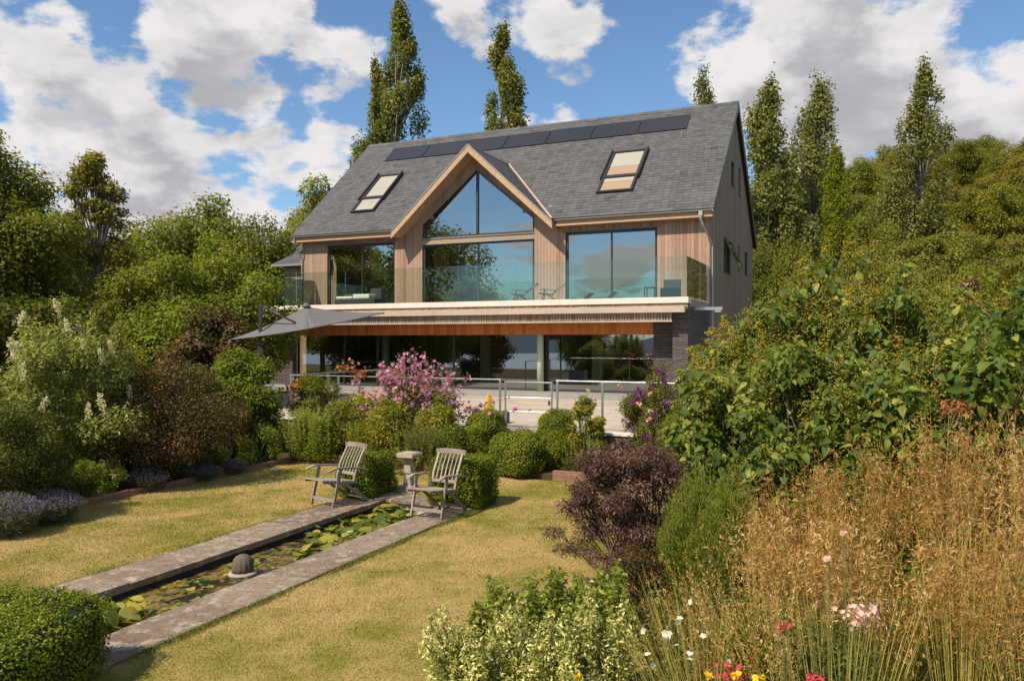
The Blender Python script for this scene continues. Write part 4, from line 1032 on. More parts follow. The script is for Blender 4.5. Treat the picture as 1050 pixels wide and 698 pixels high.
# lead and copper valleys, ridge
for s, mt in ((-1, 'gutter'), (1, 'copper')):
    b = MB(); p0 = Vector((GX, gab_y1(GA), GA+.03)); p1 = Vector((GX+s*h0, -OE, EZ+.03)); b.bar(p0, p1, .12, .03, (0, -.6, .8)); b.build('valley_flashing', M[mt], house)
b = MB(); x = RX0
while x < RX1-.02:
    e = min(x+.45, RX1); b.prism([(RY-.17, RZ-.12), (RY, RZ+.045+random.uniform(-.004, .004)), (RY+.17, RZ-.12), (RY, RZ-.02)], 'x', x+.003, e-.003); x = e
b.build('ridge_tiles', M['slate'], house)
b = MB(); y = GY
while y < gab_y1(GA):
    e = min(y+.45, gab_y1(GA)); b.prism([(GX-.13, GA-.08), (GX, GA+.05), (GX+.13, GA-.08), (GX, GA)], 'y', y+.003, e-.003); y = e
b.build('gable_ridge', M['slate'], house)
# right verge: boards under the roof edge
for f, nm in ((lambda y: roof_z(y), 0), (lambda y: roof_z(2*RY-y), 1)):
    b = MB(); ya, yb = (-OE+.02, RY) if nm == 0 else (RY, 2*RY+OE-.02)
    b.prism([(ya, f(ya)-.03), (yb, f(yb)-.03), (yb, f(yb)-.34), (ya, f(ya)-.30)], 'x', RX1-.045, RX1-.005, .1); b.build('bargeboard', M['slats'], house)
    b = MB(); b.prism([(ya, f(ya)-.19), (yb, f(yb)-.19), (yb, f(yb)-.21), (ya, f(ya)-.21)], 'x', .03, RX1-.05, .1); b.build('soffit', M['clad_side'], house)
    b = MB(); b.prism([(ya, f(ya)-.03), (yb, f(yb)-.03), (yb, f(yb)-.34), (ya, f(ya)-.30)], 'x', RX0+.005, RX0+.045, .1); b.build('bargeboard', M['slats'], house)
# eaves: fascia, soffit, gutters
for (x0, x1) in ((RX0+.05, GX-GW-.07), (GX+GW+.07, RX1-.05)):
    b = MB(); b.box(x0, x1, -OE+.02, -OE+.05, EZ-.30, EZ-.06, .4); b.build('fascia', M['barge'], house)
    b = MB(); b.box(x0, x1, -OE+.052, -.03, EZ-.30, EZ-.275, .5); b.build('soffit', M['clad'], house)
    b = MB(); n = 10; g = []
    for i in range(n+1):
        a = PI+PI*i/n; g.append((-OE-.045+.065*math.cos(a), EZ-.045+.065*math.sin(a)))
    g2 = [(y*1.0+(-OE-.045-y)*.12, z+(EZ-.045-z)*.12) for y, z in g][::-1]
    b.prism(g+g2, 'x', x0-.03, x1+.03); b.build('gutter', M['gutter'], house, smooth=False)
b = MB(); b.box(-.30, -.16, -OE-.14, -OE-.02, EZ-.26, EZ-.10); b.lathe((-.23, -OE-.08, EZ-.42), [(.03, 0), (.065, .16)], 10)
b.tube([(-.23, -OE-.08, EZ-.40), (-.16, -OE+.02, EZ-.62), (.0, -.10, EZ-1.05), (.075, .12, EZ-1.3)], .035, .035, 8); b.tube([(.075, .12, EZ-1.28), (.075, .12, .0)], .035, .035, 8)
b.build('downpipe', M['verdigris'], house, smooth=False)
b = MB(); b.tube([(XL-.1, -OE-.05, EZ-.10), (XL-.08, -OE-.05, EZ-.35), (XL+.02, -.1, EZ-1.05), (XL+.02, -.1, FZ)], .035, .035, 8); b.build('downpipe', M['verdigris'], house)

# solar panels
for i in range(7):
    x1 = -1.8-2.23*i; x0 = x1-2.18; b = MB(); t0, t1 = 6.52, 7.78
    def SP(x, t, l): return front_pt(x, t, l)
    def slab(mb, xa, xb, ta, tb, l0, l1):
        vs = [SP(x, t, l) for l in (l0, l1) for t in (ta, tb) for x in (xa, xb)]
        mb.add(vs, [(0, 2, 3, 1), (4, 5, 7, 6), (0, 1, 5, 4), (2, 6, 7, 3), (0, 4, 6, 2), (1, 3, 7, 5)])
    slab(b, x0+.03, x1-.03, t0+.03, t1-.03, .03, .055); o = b.build('solar_panel', M['solar'], house)
    b = MB(); slab(b, x0, x1, t0, t0+.028, .02, .065); slab(b, x0, x1, t1-.028, t1, .02, .065); slab(b, x0, x0+.028, t0+.029, t1-.029, .02, .065); slab(b, x1-.028, x1, t0+.029, t1-.029, .02, .065)
    b.build('frame', M['metal'], o)
# roof windows
for (xa, xb, blind, lb) in ((-16.85, -15.55, 'cream', 'roof window left of the gable'), (-4.72, -3.2, 'amber', 'roof window right of the gable')):
    f = MB(); t0, t1, tm = 1.62, 4.95, 2.75
    for (x0, x1, a, c) in ((xa, xa+.1, t0, t1), (xb-.1, xb, t0, t1), (xa+.1, xb-.1, t0, t0+.1), (xa+.1, xb-.1, t1-.1, t1), (xa+.1, xb-.1, tm, tm+.16)):
        slab(f, x0, x1, a, c, -.02, .12)
    for x0 in (xa-.06, xb+.0): slab(f, x0, x0+.06, t0+1.0, t1+.05, -.01, .20)
    fo = f.build('roof_window', M['metal'], house)
    for (a, c) in ((t0+.1, tm), (tm+.16, t1-.1)):
        p = MB(); p.add([SP(xa+.1, a, .085), SP(xb-.1, a, .085), SP(xb-.1, c, .085), SP(xa+.1, c, .085)], [(0, 1, 2, 3)]); p.build('pane', M['skyl'], fo, fixn=False)
        p = MB(); mid = a+(c-a)*(.42 if c > 3.5 else .75)
        slab(p, xa+.1, xb-.1, mid, c, .035, .045); p.build('blind', M['cream'], fo)
        p = MB(); slab(p, xa+.1, xb-.1, a, mid-.002, .028, .038); p.build('blind', M['cream' if blind == 'cream' else 'amber'], fo)
for (x, t) in ((-17.2, 6.2), (-1.95, 6.2)):
    b = MB(); pts = [front_pt(x+.03*math.sin(i*2.1), t-.30*i+(.2 if i == 0 else 0), .03) for i in range(5)]; b.tube(pts, .022, .010, 5); b.build('panel_cable', M['gutter'], house)

# glazing helper: frame mesh with panes as children
def glazing(name, x0, x1, z0, z1, y, div, fr=0.07, glass='glass', mat='metal', parent=None, dep=0.09):
    b = MB(); b.box(x0, x1, y, y+dep, z0, z0+fr*.8); b.box(x0, x1, y, y+dep, z1-fr, z1); b.box(x0, x0+fr, y, y+dep, z0+fr*.8, z1-fr); b.box(x1-fr, x1, y, y+dep, z0+fr*.8, z1-fr)
    xs = [x0+fr]+list(div)+[x1-fr]
    for d in div: b.box(d-fr*.4, d+fr*.4, y+.005, y+dep-.005, z0+fr*.8, z1-fr)
    o = b.build(name, M[mat], parent or house)
    for i, (a, c) in enumerate(zip(xs, xs[1:])):
        p = MB(); yy = y+dep*.45+(.02 if i % 2 else 0); p.add([(a, yy, z0+fr*.8), (c, yy, z0+fr*.8), (c, yy, z1-fr), (a, yy, z1-fr)], [(0, 1, 2, 3)]); p.build('pane', M[glass], o, fixn=False)
    return o
glazing('sliding_door', -17.60, -13.96, FZ, 6.42, .04, (-15.72,))
glazing('sliding_door', -12.47, -7.18, FZ, 6.24, .04, (-9.80,))
glazing('sliding_door', -5.75, -2.03, FZ, 6.39, .04, (-3.86,))
b = MB(); b.box(-12.5, -7.15, -.03, .12, 6.245, 6.37); b.box(-12.5, -7.15, -.012, .12, 6.373, 6.47); b.box(-12.5, -7.15, -.05, .12, 6.473, 6.53); b.build('transom', M['slats'], house)
# gable glazing
ga = 9.35; gs = .83
def gz(x): return ga-gs*abs(x+9.82)
b = MB(); f = .075; yl, yh_ = .035, .125; xl, xr_ = -12.48, -7.17
b.prism([(xl, 6.53), (xl+f, 6.53), (xl+f, gz(xl+f)), (xl, gz(xl))], 'y', yl, yh_); b.prism([(xr_-f, 6.53), (xr_, 6.53), (xr_, gz(xr_)), (xr_-f, gz(xr_-f))], 'y', yl, yh_)
b.prism([(xl+f, gz(xl+f)), (-9.82, ga), (-9.82, ga-f*1.35), (xl+f, gz(xl+f)-f*1.35)], 'y', yl, yh_); b.prism([(-9.82, ga), (xr_-f, gz(xr_-f)), (xr_-f, gz(xr_-f)-f*1.35), (-9.82, ga-f*1.35)], 'y', yl, yh_)
b.prism([(-9.87, 6.53+f), (-9.77, 6.53+f), (-9.77, ga-f*1.4), (-9.87, ga-f*1.4)], 'y', yl-.01, yh_); b.box(xl+f, xr_-f, yl+.002, yh_, 6.532, 6.53+f)
gw = b.build('gable_window', M['metal'], house)
for s in (0, 1):
    p = MB(); y = .08
    if s == 0: q = [(xl+f, 6.53+f), (-9.87, 6.53+f), (-9.87, gz(-9.87)-f*1.3), (xl+f, gz(xl+f)-f*1.3)]
    else: q = [(-9.77, 6.53+f), (xr_-f, 6.53+f), (xr_-f, gz(xr_-f)-f*1.3), (-9.77, gz(-9.77)-f*1.3)]
    p.add([(x, y, z) for x, z in q], [(0, 1, 2, 3)]); p.build('pane', M['glass'], gw, fixn=False)
b = MB()
for s in (-1, 1):
    x0, x1 = -9.82, (xl-.04 if s < 0 else xr_+.04)
    b.prism([(x0, ga+.06), (x1, gz(x1)+.06), (x1, gz(x1)-.035), (x0, ga-.035)], 'y', -.045, -.027)
b.build('gable_trim', M['slats'], house)
# trims round the doors
for (x0, x1, z1) in ((-17.66, -13.9, 6.45), (-5.81, -1.97, 6.42)):
    b = MB(); b.box(x0-.06, x1+.06, -.06, -.028, z1, z1+.05); b.build('door_drip', M['bronze'], house)
# side windows
for k, (a, c, z0, z1) in enumerate(sw):
    b = MB(); f = .05
    b.box(-.10, -.03, a, c, z0, z0+f); b.box(-.10, -.03, a, c, z1-f, z1); b.box(-.10, -.03, a, a+f, z0+f, z1-f); b.box(-.10, -.03, c-f, c, z0+f, z1-f)
    b.box(-.02, .06, a-.02, c+.02, z0-.03, z0+.0); b.box(-.02, .045, a, c, z1, z1+.02)
    o = b.build('window', M['metal'], house)
    if k:
        p = MB(); p.add([(-.06, a+f, z0+f), (-.06, c-f, z0+f), (-.06, c-f, z1-f), (-.06, a+f, z1-f)], [(0, 1, 2, 3)]); p.build('pane', M['glass'], o, fixn=False)
    else:      # top hung sash pushed open
        p = MB(); an = R(24); H = z1-z0-.06
        def Q(y, d): return (.03+d*math.sin(an), y, z1-.04-d*math.cos(an))
        for (ya, yb, da, db) in ((a, c, 0, .06), (a, c, H-.06, H), (a, a+.06, .06, H-.06), (c-.06, c, .06, H-.06)):
            q4 = [Q(ya, da), Q(yb, da), Q(yb, db), Q(ya, db)]; p.add(q4+[(x+.05*math.cos(an), y, z+.05*math.sin(an)) for x, y, z in q4], [(0, 1, 2, 3), (4, 5, 6, 7), (0, 1, 5, 4), (1, 2, 6, 5), (2, 3, 7, 6), (3, 0, 4, 7)])
        so_ = p.build('sash', M['bronze'], o)
        p = MB(); p.add([tuple(Vector(x)+Vector((.025, 0, .01))) for x in (Q(a+.06, .06), Q(c-.06, .06), Q(c-.06, H-.06), Q(a+.06, H-.06))], [(0, 1, 2, 3)]); p.build('pane', M['glass'], o, fixn=False)

# floors, rooms
b = MB(); b.box(XL+.21, -.21, .23, DP-.21, FZ-.28, FZ-.02); b.build('upper_floor', M['roomfloor'], house)
b = MB(); b.box(XL+.21, -.21, 5.2, 5.3, FZ-.02, 8.6); b.box(-13.25, -13.1, .23, 5.2, FZ-.02, 7.6); b.box(-6.6, -6.45, .23, 5.2, FZ-.02, 7.6); b.build('room_walls', M['roomwall'], house)
b = MB(); b.box(XL+.21, -13.26, .6, 5.19, 6.62, 6.68); b.box(-6.44, -.21, .6, 5.19, 6.62, 6.68); b.build('ceiling', M['roomwall'], house)
b = MB(); b.box(-14.9, -13.9, 5.10, 5.19, FZ, 5.7); b.box(-16.9, -16.0, 5.12, 5.19, FZ, 5.6); b.build('inner_door', M['blackish'], house)
def hthing(name, x, y, z, label, cat, group=None, rz=0):
    p = Matrix.Rotation(-TH, 3, 'Z') @ Vector((x, y, z)); return empty(name, HO+p, -TH+rz, label, cat, group)
t = hthing('television', -16.1, 2.6, 4.75, 'black wall television inside the upper left room', 'television'); b = MB(); b.box(-.5, .5, -.03, .03, -.28, .28); b.build('screen', M['blackish'], t); b = MB(); b.box(-.05, .05, .03, 2.55, -.05, .05); b.build('wall_arm', M['metal'], t)
t = hthing('bed', -15.6, 2.2, FZ, 'low bed with pale cover inside the upper left room', 'bed'); b = MB(); b.box(-.8, .8, -1, 1, 0, .28); b.build('bed_base', M['blackish'], t); b = MB(); b.box(-.78, .78, -1, 1, .282, .5); b.build('mattress', M['mint'], t, bevel=.05)
t = hthing('curtain', -12.2, .45, FZ, 'yellow curtain behind the left pane of the glazed gable', 'curtain')
b = MB(); pts = [(i*.05, .06*math.sin(i*1.9)) for i in range(17)]; b.prism(pts+[(x, y+.02) for x, y in pts][::-1], 'z', .02, 2.6); b.build('cloth', M['curtain'], t)
t = hthing('armchair', -11.0, 1.6, FZ, 'dark armchair inside the gable room', 'armchair')
b = MB(); b.box(-.42, .42, -.4, .4, .12, .42); b.build('seat', M['rattan'], t, bevel=.04); b = MB(); b.box(-.42, .42, .28, .42, .42, .95); b.build('backrest', M['rattan'], t, bevel=.04); b = MB(); [b.box(s-.05, s+.05, -.4, .28, .42, .62) for s in (-.37, .37)]; b.build('armrests', M['rattan'], t, bevel=.03); b = MB(); [b.box(x-.03, x+.03, y-.03, y+.03, 0, .12) for x in (-.36, .36) for y in (-.34, .34)]; b.build('feet', M['metal'], t)
t = hthing('sofa', -3.0, 1.1, FZ, 'pale mint sofa behind the upper right sliding door', 'sofa')
b = MB(); b.box(-.75, .75, -.4, .4, .08, .42); b.build('seat', M['mint'], t, bevel=.06); b = MB(); b.box(-.75, .75, -.42, -.22, .42, .78); b.build('backrest', M['mint'], t, bevel=.08)
# ground floor
GYP = -2.9; GT = 2.28
b = MB()
b.box(-19.07, -17.05, GYP-.3, GYP, -.5, 3.18); b.build('ground_floor_wall', M['slatewall'], house); b = MB(); b.box(-1.30, -.52, -3.4, GYP, -.5, 3.18); b.build('wall_return', M['slatewall'], house)
b = MB(); b.box(-.52, 0.0, -3.95, 0.0, -.5, 3.18); b.build('pier', M['slatewall'], house)
b = MB(); b.box(-19.07, -18.55, -3.95, GYP-.3, -.5, 3.18); b.build('pier', M['slatewall'], house)
b = MB(); b.box(-19.07, -.01, -3.93, -.01, 3.182, 3.215); b.build('balcony_soffit', M['clad'], house)
b = MB(); boards(b, -18.54, -1.31, -3.42, -3.38, GT-.03, lambda x: 3.18, lambda x: [], w=.145, gap=.003); b.build('cedar_fascia', M['cedar'], house)
g = glazing('sliding_door', -17.04, -1.32, .165, GT+.1, GYP+.005, (-14.6, -12.95, -9.4, -5.5), fr=.08, glass='glass_low')
b = MB(); b.box(-18.54, -1.31, -4.35, GYP-.001, -.05, .16); b.build('door_step', M['deckgrey'], house, bevel=.01)
b = MB(); b.lathe((-5.62, -3.13, .162), [(.125, 0), (.125, 3.0)], 20); b.build('column', M['pale'], house, smooth=True)
b = MB(); b.lathe((-12.9, -2.3, .0), [(.15, 0), (.15, 3.15)], 20); b.build('column', M['pale'], house, smooth=True)
b = MB(); b.box(-18.8, -.6, -2.78, DP-.3, -.05, .15); b.build('ground_floor', M['roomfloor'], house)
b = MB()     # back wall with window openings on the left
ops = [(-18.6, -17.7), (-17.0, -16.0), (-15.4, -14.6)]
xs = [-18.8]
for a, c in ops: b.box(xs[-1], a, 4.0, 4.15, .15, 3.17); b.box(a, c, 4.0, 4.15, .15, 1.25); b.box(a, c, 4.0, 4.15, 2.5, 3.17); xs.append(c)
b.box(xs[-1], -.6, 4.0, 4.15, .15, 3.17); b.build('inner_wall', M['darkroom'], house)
b = MB(); b.box(-18.8, -14.3, 5.9, 5.95, .15, 3.17); b.build('lobby_wall', M['roomwall'], house)
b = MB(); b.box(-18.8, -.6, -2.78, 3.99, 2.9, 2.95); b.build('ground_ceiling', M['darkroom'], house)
b = MB(); b.box(-10.4, -9.9, 1.5, 3.99, .15, 2.89); b.box(-5.0, -4.5, 1.0, 3.99, .15, 2.89); b.build('partition', M['roomwall'], house)
t = hthing('kitchen_island', -15.2, .6, .15, 'dark kitchen island behind the left ground floor glass', 'counter'); b = MB(); b.box(-1.6, 1.6, -.45, .45, 0, .88); b.build('cabinet', M['blackish'], t); b = MB(); b.box(-1.65, 1.65, -.5, .5, .882, .93); b.build('worktop', M['deckgrey'], t)
t = hthing('dining_table', -8.0, .2, .15, 'pale dining table behind the ground floor glass', 'table'); b = MB(); b.box(-1.1, 1.1, -.5, .5, .70, .75); b.build('table_top', M['cream'], t)
for x in (-1, 1):
    for y in (-.4, .4): b = MB(); b.box(x-.03, x+.03, y-.03, y+.03, 0, .70); b.build('leg', M['metal'], t)
# balcony slab
b = MB(); x = -18.35
while x < -.01:
    e = min(x+2.3, .03); b.box(x+.002, e-.002, -4.03, -3.55, 3.29, FZ+.03); x = e
b.build('balcony_edge', M['coping'], house, bevel=.008)
b = MB(); b.box(-18.9, .0, -3.549, .0, 3.22, FZ); b.build('balcony_deck', M['slats'], house)
b = MB(); boards(b, -18.6, 0.0, -3.975, -3.955, 3.05, lambda x: 3.285, lambda x: [], w=.14, gap=.008); b.build('edge_cladding', M['clad'], house)
b = MB(); x = -19.03
while x < -.01:
    e = min(x+4.8, 0); b.box(x+.002, e-.002, -4.50, -4.32, 2.965, 3.165, jit=.006); x = e
b.build('canopy_beam', M['beam'], house, bevel=.01)
b = MB(); boards(b, -18.95, -.45, -4.34, -4.31, 2.70, lambda x: 2.96, lambda x: [], w=.10, gap=.03); b.build('canopy_slats', M['slats'], house)
b = MB(); b.box(-18.95, -.45, -4.352, -4.30, 2.66, 2.698); b.build('canopy_rail', M['beam'], house)
b = MB(); 
for i in range(20): xx = -18.8+.96*i; b.box(xx, xx+.05, -4.31, -3.98, 2.98, 3.12)
b.build('canopy_brackets', M['slats'], house)
b = MB(); b.box(-19.0, -.02, -4.31, -3.98, 3.125, 3.155); b.build('canopy_top', M['slats'], house)  # unseen boards added to keep the sun off the cedar fascia
b = MB(); b.box(.005, .95, -2.95, -2.89, 3.08, 3.18); b.box(.7, .9, -2.945, -2.895, 3.0, 3.079); b.build('wall_bracket', M['steel'], house)  # steel bar sticking out from the side wall
# balustrade
js = [-18.33, -16.2, -13.75, -11.2, -8.65, -6.2, -3.2, -.02]
for i, (a, c) in enumerate(zip(js, js[1:])):
    b = MB(); b.box(a+.012, c-.012, -3.985, -3.97, FZ+.035, 4.84); b.build('balustrade_panel', M['balu'], house)
b = MB(); b.box(-.035, -.02, -3.95, -1.6, FZ+.03, 4.84); b.build('balustrade_panel', M['balu'], house)
b = MB(); b.box(-.035, -.02, -1.57, -.05, FZ+.03, 4.84); b.build('balustrade_panel', M['balu'], house)
b = MB(); b.box(-18.33, -18.315, -3.95, -.05, FZ+.03, 4.84); b.build('balustrade_panel', M['balu'], house)
# wing on the left
wx0, wx1, wy = -22.3, -19.12, 2.5
b = MB(); boards(b, wx0, wx1, wy, wy+.03, -.5, lambda x: 5.95, lambda x: [(3.0, 5.7)] if -20.35 < x < -20.1 else [], extra=(-20.35, -20.1)); b.build('wing_cladding', M['clad'], house)
b = MB(); b.box(wx0, wx1, wy+.05, 8.5, -.5, 5.95); b.build('wing_wall', M['darkroom'], house)
def wing_pt(x, t, l): return (x, wy-.35+t*.83-l*.55, 5.98+t*.55+l*.83)
b = MB(); slates(b, wing_pt, None, 3.2, lambda t: [(wx0-.5+t*.62, wx1)]); b.build('wing_roof', M['slate'], house, fixn=False)
b = MB(); vs = [wing_pt(x, t, l) for l in (-.12, -.01) for t, x0 in ((0, wx0-.5), (3.2, wx0-.5+3.2*.62)) for x in (x0, wx1)]
b.add(vs, [(0, 2, 3, 1), (4, 5, 7, 6), (0, 1, 5, 4), (2, 6, 7, 3), (0, 4, 6, 2), (1, 3, 7, 5)]); b.build('wing_roof_deck', M['metal'], house)
b = MB(); b.prism([(wx0-.5, 5.94), (wx0-.5+3.2*.62, 5.98+3.2*.55), (wx0-.3+3.2*.62, 5.98+3.2*.55), (wx0, 5.94)], 'y', wy+.5, 4.5); b.build('wing_hip', M['slate'], house)
b = MB(); b.box(wx0-.5, wx1, wy-.42, wy-.36, 5.86, 5.97); b.build('gutter', M['gutter'], house)

# balcony furniture
deck_chair('folding_recliner', HO+Matrix.Rotation(-TH, 3, 'Z') @ Vector((-6.35, -3.2, FZ)), -TH+R(-80), 'left one of two wooden recliners behind the balcony glass', 'wooden recliners on the balcony', recl=1.15, sc=.74)
deck_chair('folding_recliner', HO+Matrix.Rotation(-TH, 3, 'Z') @ Vector((-5.25, -3.15, FZ)), -TH+R(-76), 'right one of two wooden recliners behind the balcony glass', 'wooden recliners on the balcony', recl=1.15, sc=.74)
t = hthing('rattan_sofa', -14.0, -2.6, FZ, 'charcoal rattan sofa with cream cushions on the balcony', 'sofa')
b = MB(); b.box(-1.0, 1.0, -.4, .4, .0, .30); b.build('base', M['rattan'], t, bevel=.02); b = MB(); b.box(.45, 1.0, .1, .4, .30, .75); b.box(-1.0, .45, .25, .4, .30, .55); b.build('backrest', M['rattan'], t, bevel=.02)
for x0, rz in ((-.95, .02), (-.1, -.06)):
    b = MB(); b.box(x0, x0+.82, -.38, .22, .303, .42+.08*(x0 > -.5)); o = b.build('cushion', M['cushion'], t, bevel=.04)
t = hthing('rattan_chair', -.75, -3.2, FZ, 'charcoal rattan chair at the right end of the balcony', 'chair')
b = MB(); b.box(-.3, .3, -.3, .3, .0, .38); b.build('seat', M['rattan'], t, bevel=.02); b = MB(); b.box(-.3, .3, .2, .3, .38, .7); b.build('backrest', M['rattan'], t, bevel=.02)
t = hthing('side_table', -1.45, -3.2, FZ, 'small dark side table next to the rattan chair on the balcony', 'table')
b = MB(); b.box(-.2, .2, -.2, .2, .4, .43); b.build('table_top', M['metal'], t); b = MB(); [b.box(x-.015, x+.015, y-.015, y+.015, 0, .4) for x in (-.17, .17) for y in (-.17, .17)]; b.build('legs', M['metal'], t)

# ================================================================== PLANTS
def at(px, Y): return (px-525)/815*Y
def zt(py, Y): return 2.7+(349-py)/815*Y
def spikes(name, bases, tips, mat_stem, parent, r=0.004):
    mb = MB()
    for a, b_ in zip(bases, tips): mb.tube(curve_pts(a, b_, (random.uniform(-.05, .05), random.uniform(-.05, .05), .03), 4), r, r*.5, 4)
    return mb.build(name, mat_stem, parent, smooth=True, fixn=False)

# ---- poplars behind the house
PG = 'tall wind blown poplars behind the house'
def pop(px, ytop, Y, R, seed, lb, zb=1.5, n=15000, sz=.34, nc=70, lean=.03):
    H = zt(ytop, Y)-ground_z(at(px, Y), Y)
    return poplar(H, R, zb, seed, 'poplar_tree', (at(px, Y)-lean*H*.8, Y, ground_z(at(px, Y), Y)), lb, PG, int(n*1.9), sz*.82, nc, lean)
pop(407, 3, 62, 3.3, 101, 'tallest poplar, rising over the left end of the roof ridge', 3, 21000, .30, 85, .035)
pop(384, 66, 63, 2.0, 106, 'short slim poplar stem tucked against the left side of the tallest poplar', 3, 9000, .30, 45, .0)
pop(514, 28, 62, 2.7, 102, 'poplar rising behind the middle of the ridge, alone against blue sky', 3, 16000, .30, 70, .05)
pop(721, 74, 66, 3.2, 103, 'thin poplar top showing just above the right end of the ridge', 3, 9000, .26, 50, .03)
pop(790, 86, 58, 3.3, 104, 'poplar standing closest to the right gable of the house', 1, 19000, .30, 80, .02)
pop(836, 84, 64, 4.0, 105, 'poplar between the gable poplar and the golden conifer', 1, 19000, .30, 80, .03)
pop(946, 64, 66, 3.2, 107, 'lone narrow poplar standing in front of the wooded hill on the right', 6, 12000, .30, 62, .02)
# lower bushy growth round their feet
# ---- golden conifer
rg = np.random.default_rng(31); Y = 46; H = zt(150, Y)+.1
t = empty('golden_conifer', (at(857, Y), Y, 0), 0, 'narrow golden green conifer right of the two gable poplars', 'tree')
C = []
for i in range(46):
    f = (i+rg.random())/46; a = rg.random()*6.28; q = 1.5*(math.sin(PI*min(1, .12+.88*f))**.5)*(1-.35*f)*rg.random()**.4*.8
    C.append([q*math.cos(a), q*math.sin(a), .6+(H-1.6)*f, .36, .36, .95])
C.append([0, 0, H-.9, .28, .28, .8])
foliage('crown', C, 36000, .15, M['L_gold'], t, rg, .35, .5, .6, .6, droop=-1.2, clumpvar=.5); b = MB(); b.tube([(0, 0, -.2), (0, 0, H*.9)], .16, .03, 7); b.build('trunk', M['bark'], t)

# ---- broad trees: prototypes copied over the wooded hillside
def proto(seed, mat, R, H, n, sz, nc, k=.30, nm='broadleaf_tree'):
    return broadleaf(H, R, H*.12, seed, M[mat], nm, n, sz, nc, k, (0, 0, 0), 'x', 'tree', None, .22, inner=.25, shell=.45, tips=2)
protos = [proto(201, 'L_hill1', 4.2, 11, 22800, 0.24, 54), proto(202, 'L_hill2', 4.6, 11.5, 22800, 0.24, 54), proto(203, 'L_hill3', 4.0, 10.5, 22800, 0.24, 50), proto(204, 'L_hill1', 3.6, 12, 22800, 0.23, 50, .26), proto(205, 'L_hill3', 5.0, 10, 24700, 0.26, 60, .26)]
KW = ['mid green', 'dark green', 'olive', 'tall mid green', 'broad olive']
hill = []
rgh = np.random.default_rng(40)
for row, (Y, n) in enumerate(((62, 8), (74, 9), (88, 11), (104, 12), (122, 14), (142, 15), (165, 16))):
    for i in range(n):
        px = 790+(1110-790)*(i+.5+rgh.normal()*.25)/n; Yj = Y+rgh.normal()*3
        hill.append((px, Yj, int(rgh.integers(0, 5)), .75+.5*rgh.random(), row, i, n))
used = [False]*5
places = ['lowest row', 'second row', 'third row', 'fourth row', 'fifth row', 'sixth row', 'skyline row']
def place(k, loc, s, rz, lb, grp, nm=None, sz=None):
    o = protos[k] if not used[k] else copy_tree(protos[k]); used[k] = True
    o.location = loc; o.scale = (s, s, s*(sz or 1)); o.rotation_euler = (0, 0, rz); o['label'] = lb; o['group'] = grp; return o
ordn = ['first', 'second', 'third', 'fourth', 'fifth', 'sixth', 'seventh', 'eighth', 'ninth', 'tenth', 'eleventh', 'twelfth', 'thirteenth', 'fourteenth', 'fifteenth', 'sixteenth']
for (px, Yj, k, s, row, i, n) in hill:
    X = at(px, Yj); z = ground_z(X, Yj)
    if row < 2 and px > 1090: continue
    place(k, (X, Yj, z-.3), s*.9, rgh.random()*6.3, '%s tree, %s from the left in the %s of the hillside wood' % (KW[k], ordn[i], places[row]), 'trees of the wooded hillside')
# trees behind and beside the house, left side and far left
def tr(k, px, Y, top, lb, w=1.0, grp='trees left of the house', rz=None):
    X = at(px, Y); base = ground_z(X, Y); Hh = (11, 11.5, 10.5, 12, 10)[k]; s = (zt(top, Y)-base)/Hh
    o = place(k, (X, Y, base-.2), s, rgh.random()*6.3, lb, grp); o.scale = (s*w, s*w, s); return o
tr(3, 345, 58, 148, 'bright green tree showing behind the left slope of the roof', .75, 'trees behind the house')
tr(2, 322, 62, 198, 'small dull tree behind the left eaves', .55, 'trees behind the house')
tr(1, 262, 60, 236, 'dark tree filling the gap left of the side wing', .9)
tr(0, 205, 52, 192, 'rounded mid green tree left of centre against the clouds', .95)
tr(1, 160, 58, 206, 'dark tree behind the airy one', 1.0)
tr(0, 268, 46, 214, 'green tree right behind the side wing', .75)
tr(2, 90, 62, 232, 'low olive tree far back on the left', 1.1)
tr(2, 130, 60, 255, 'low olive tree behind the airy tree', 1.2)
tr(1, 60, 48, 240, 'dark tree under the far left crown', .9)
tr(2, 5, 70, 200, 'distant olive tree at the far left edge', 1.0)
tr(1, 870, 50, 262, 'dark tree low between golden conifer and hillside', .8, 'trees right of the house')
tr(0, 815, 50, 238, 'green tree low between the two gable poplars', .55, 'trees right of the house')
tr(1, 782, 56, 232, 'dark tree hard against the rear corner of the house', .5, 'trees right of the house')
tr(0, 915, 46, 255, 'green tree low in front of the lone poplar', .7, 'trees right of the house')
tr(2, 965, 44, 262, 'olive tree low in front of the hillside', .8, 'trees right of the house')
tr(0, 1020, 42, 250, 'green tree low at the right edge of the hillside', .8, 'trees right of the house')
tr(3, 1062, 40, 228, 'bright tree half cut by the right edge', .7, 'trees right of the house')
# near left trees, each built for itself
broadleaf(zt(112, 31), 4.6, 1.0, 301, M['L_hill1'], 'oak_tree', 70000, .16, 110, .22, (at(-22, 31), 31, 0), 'big heavy tree cut by the left edge of the picture', 'tree', None, .35, inner=.3, shell=.4, tips=2)
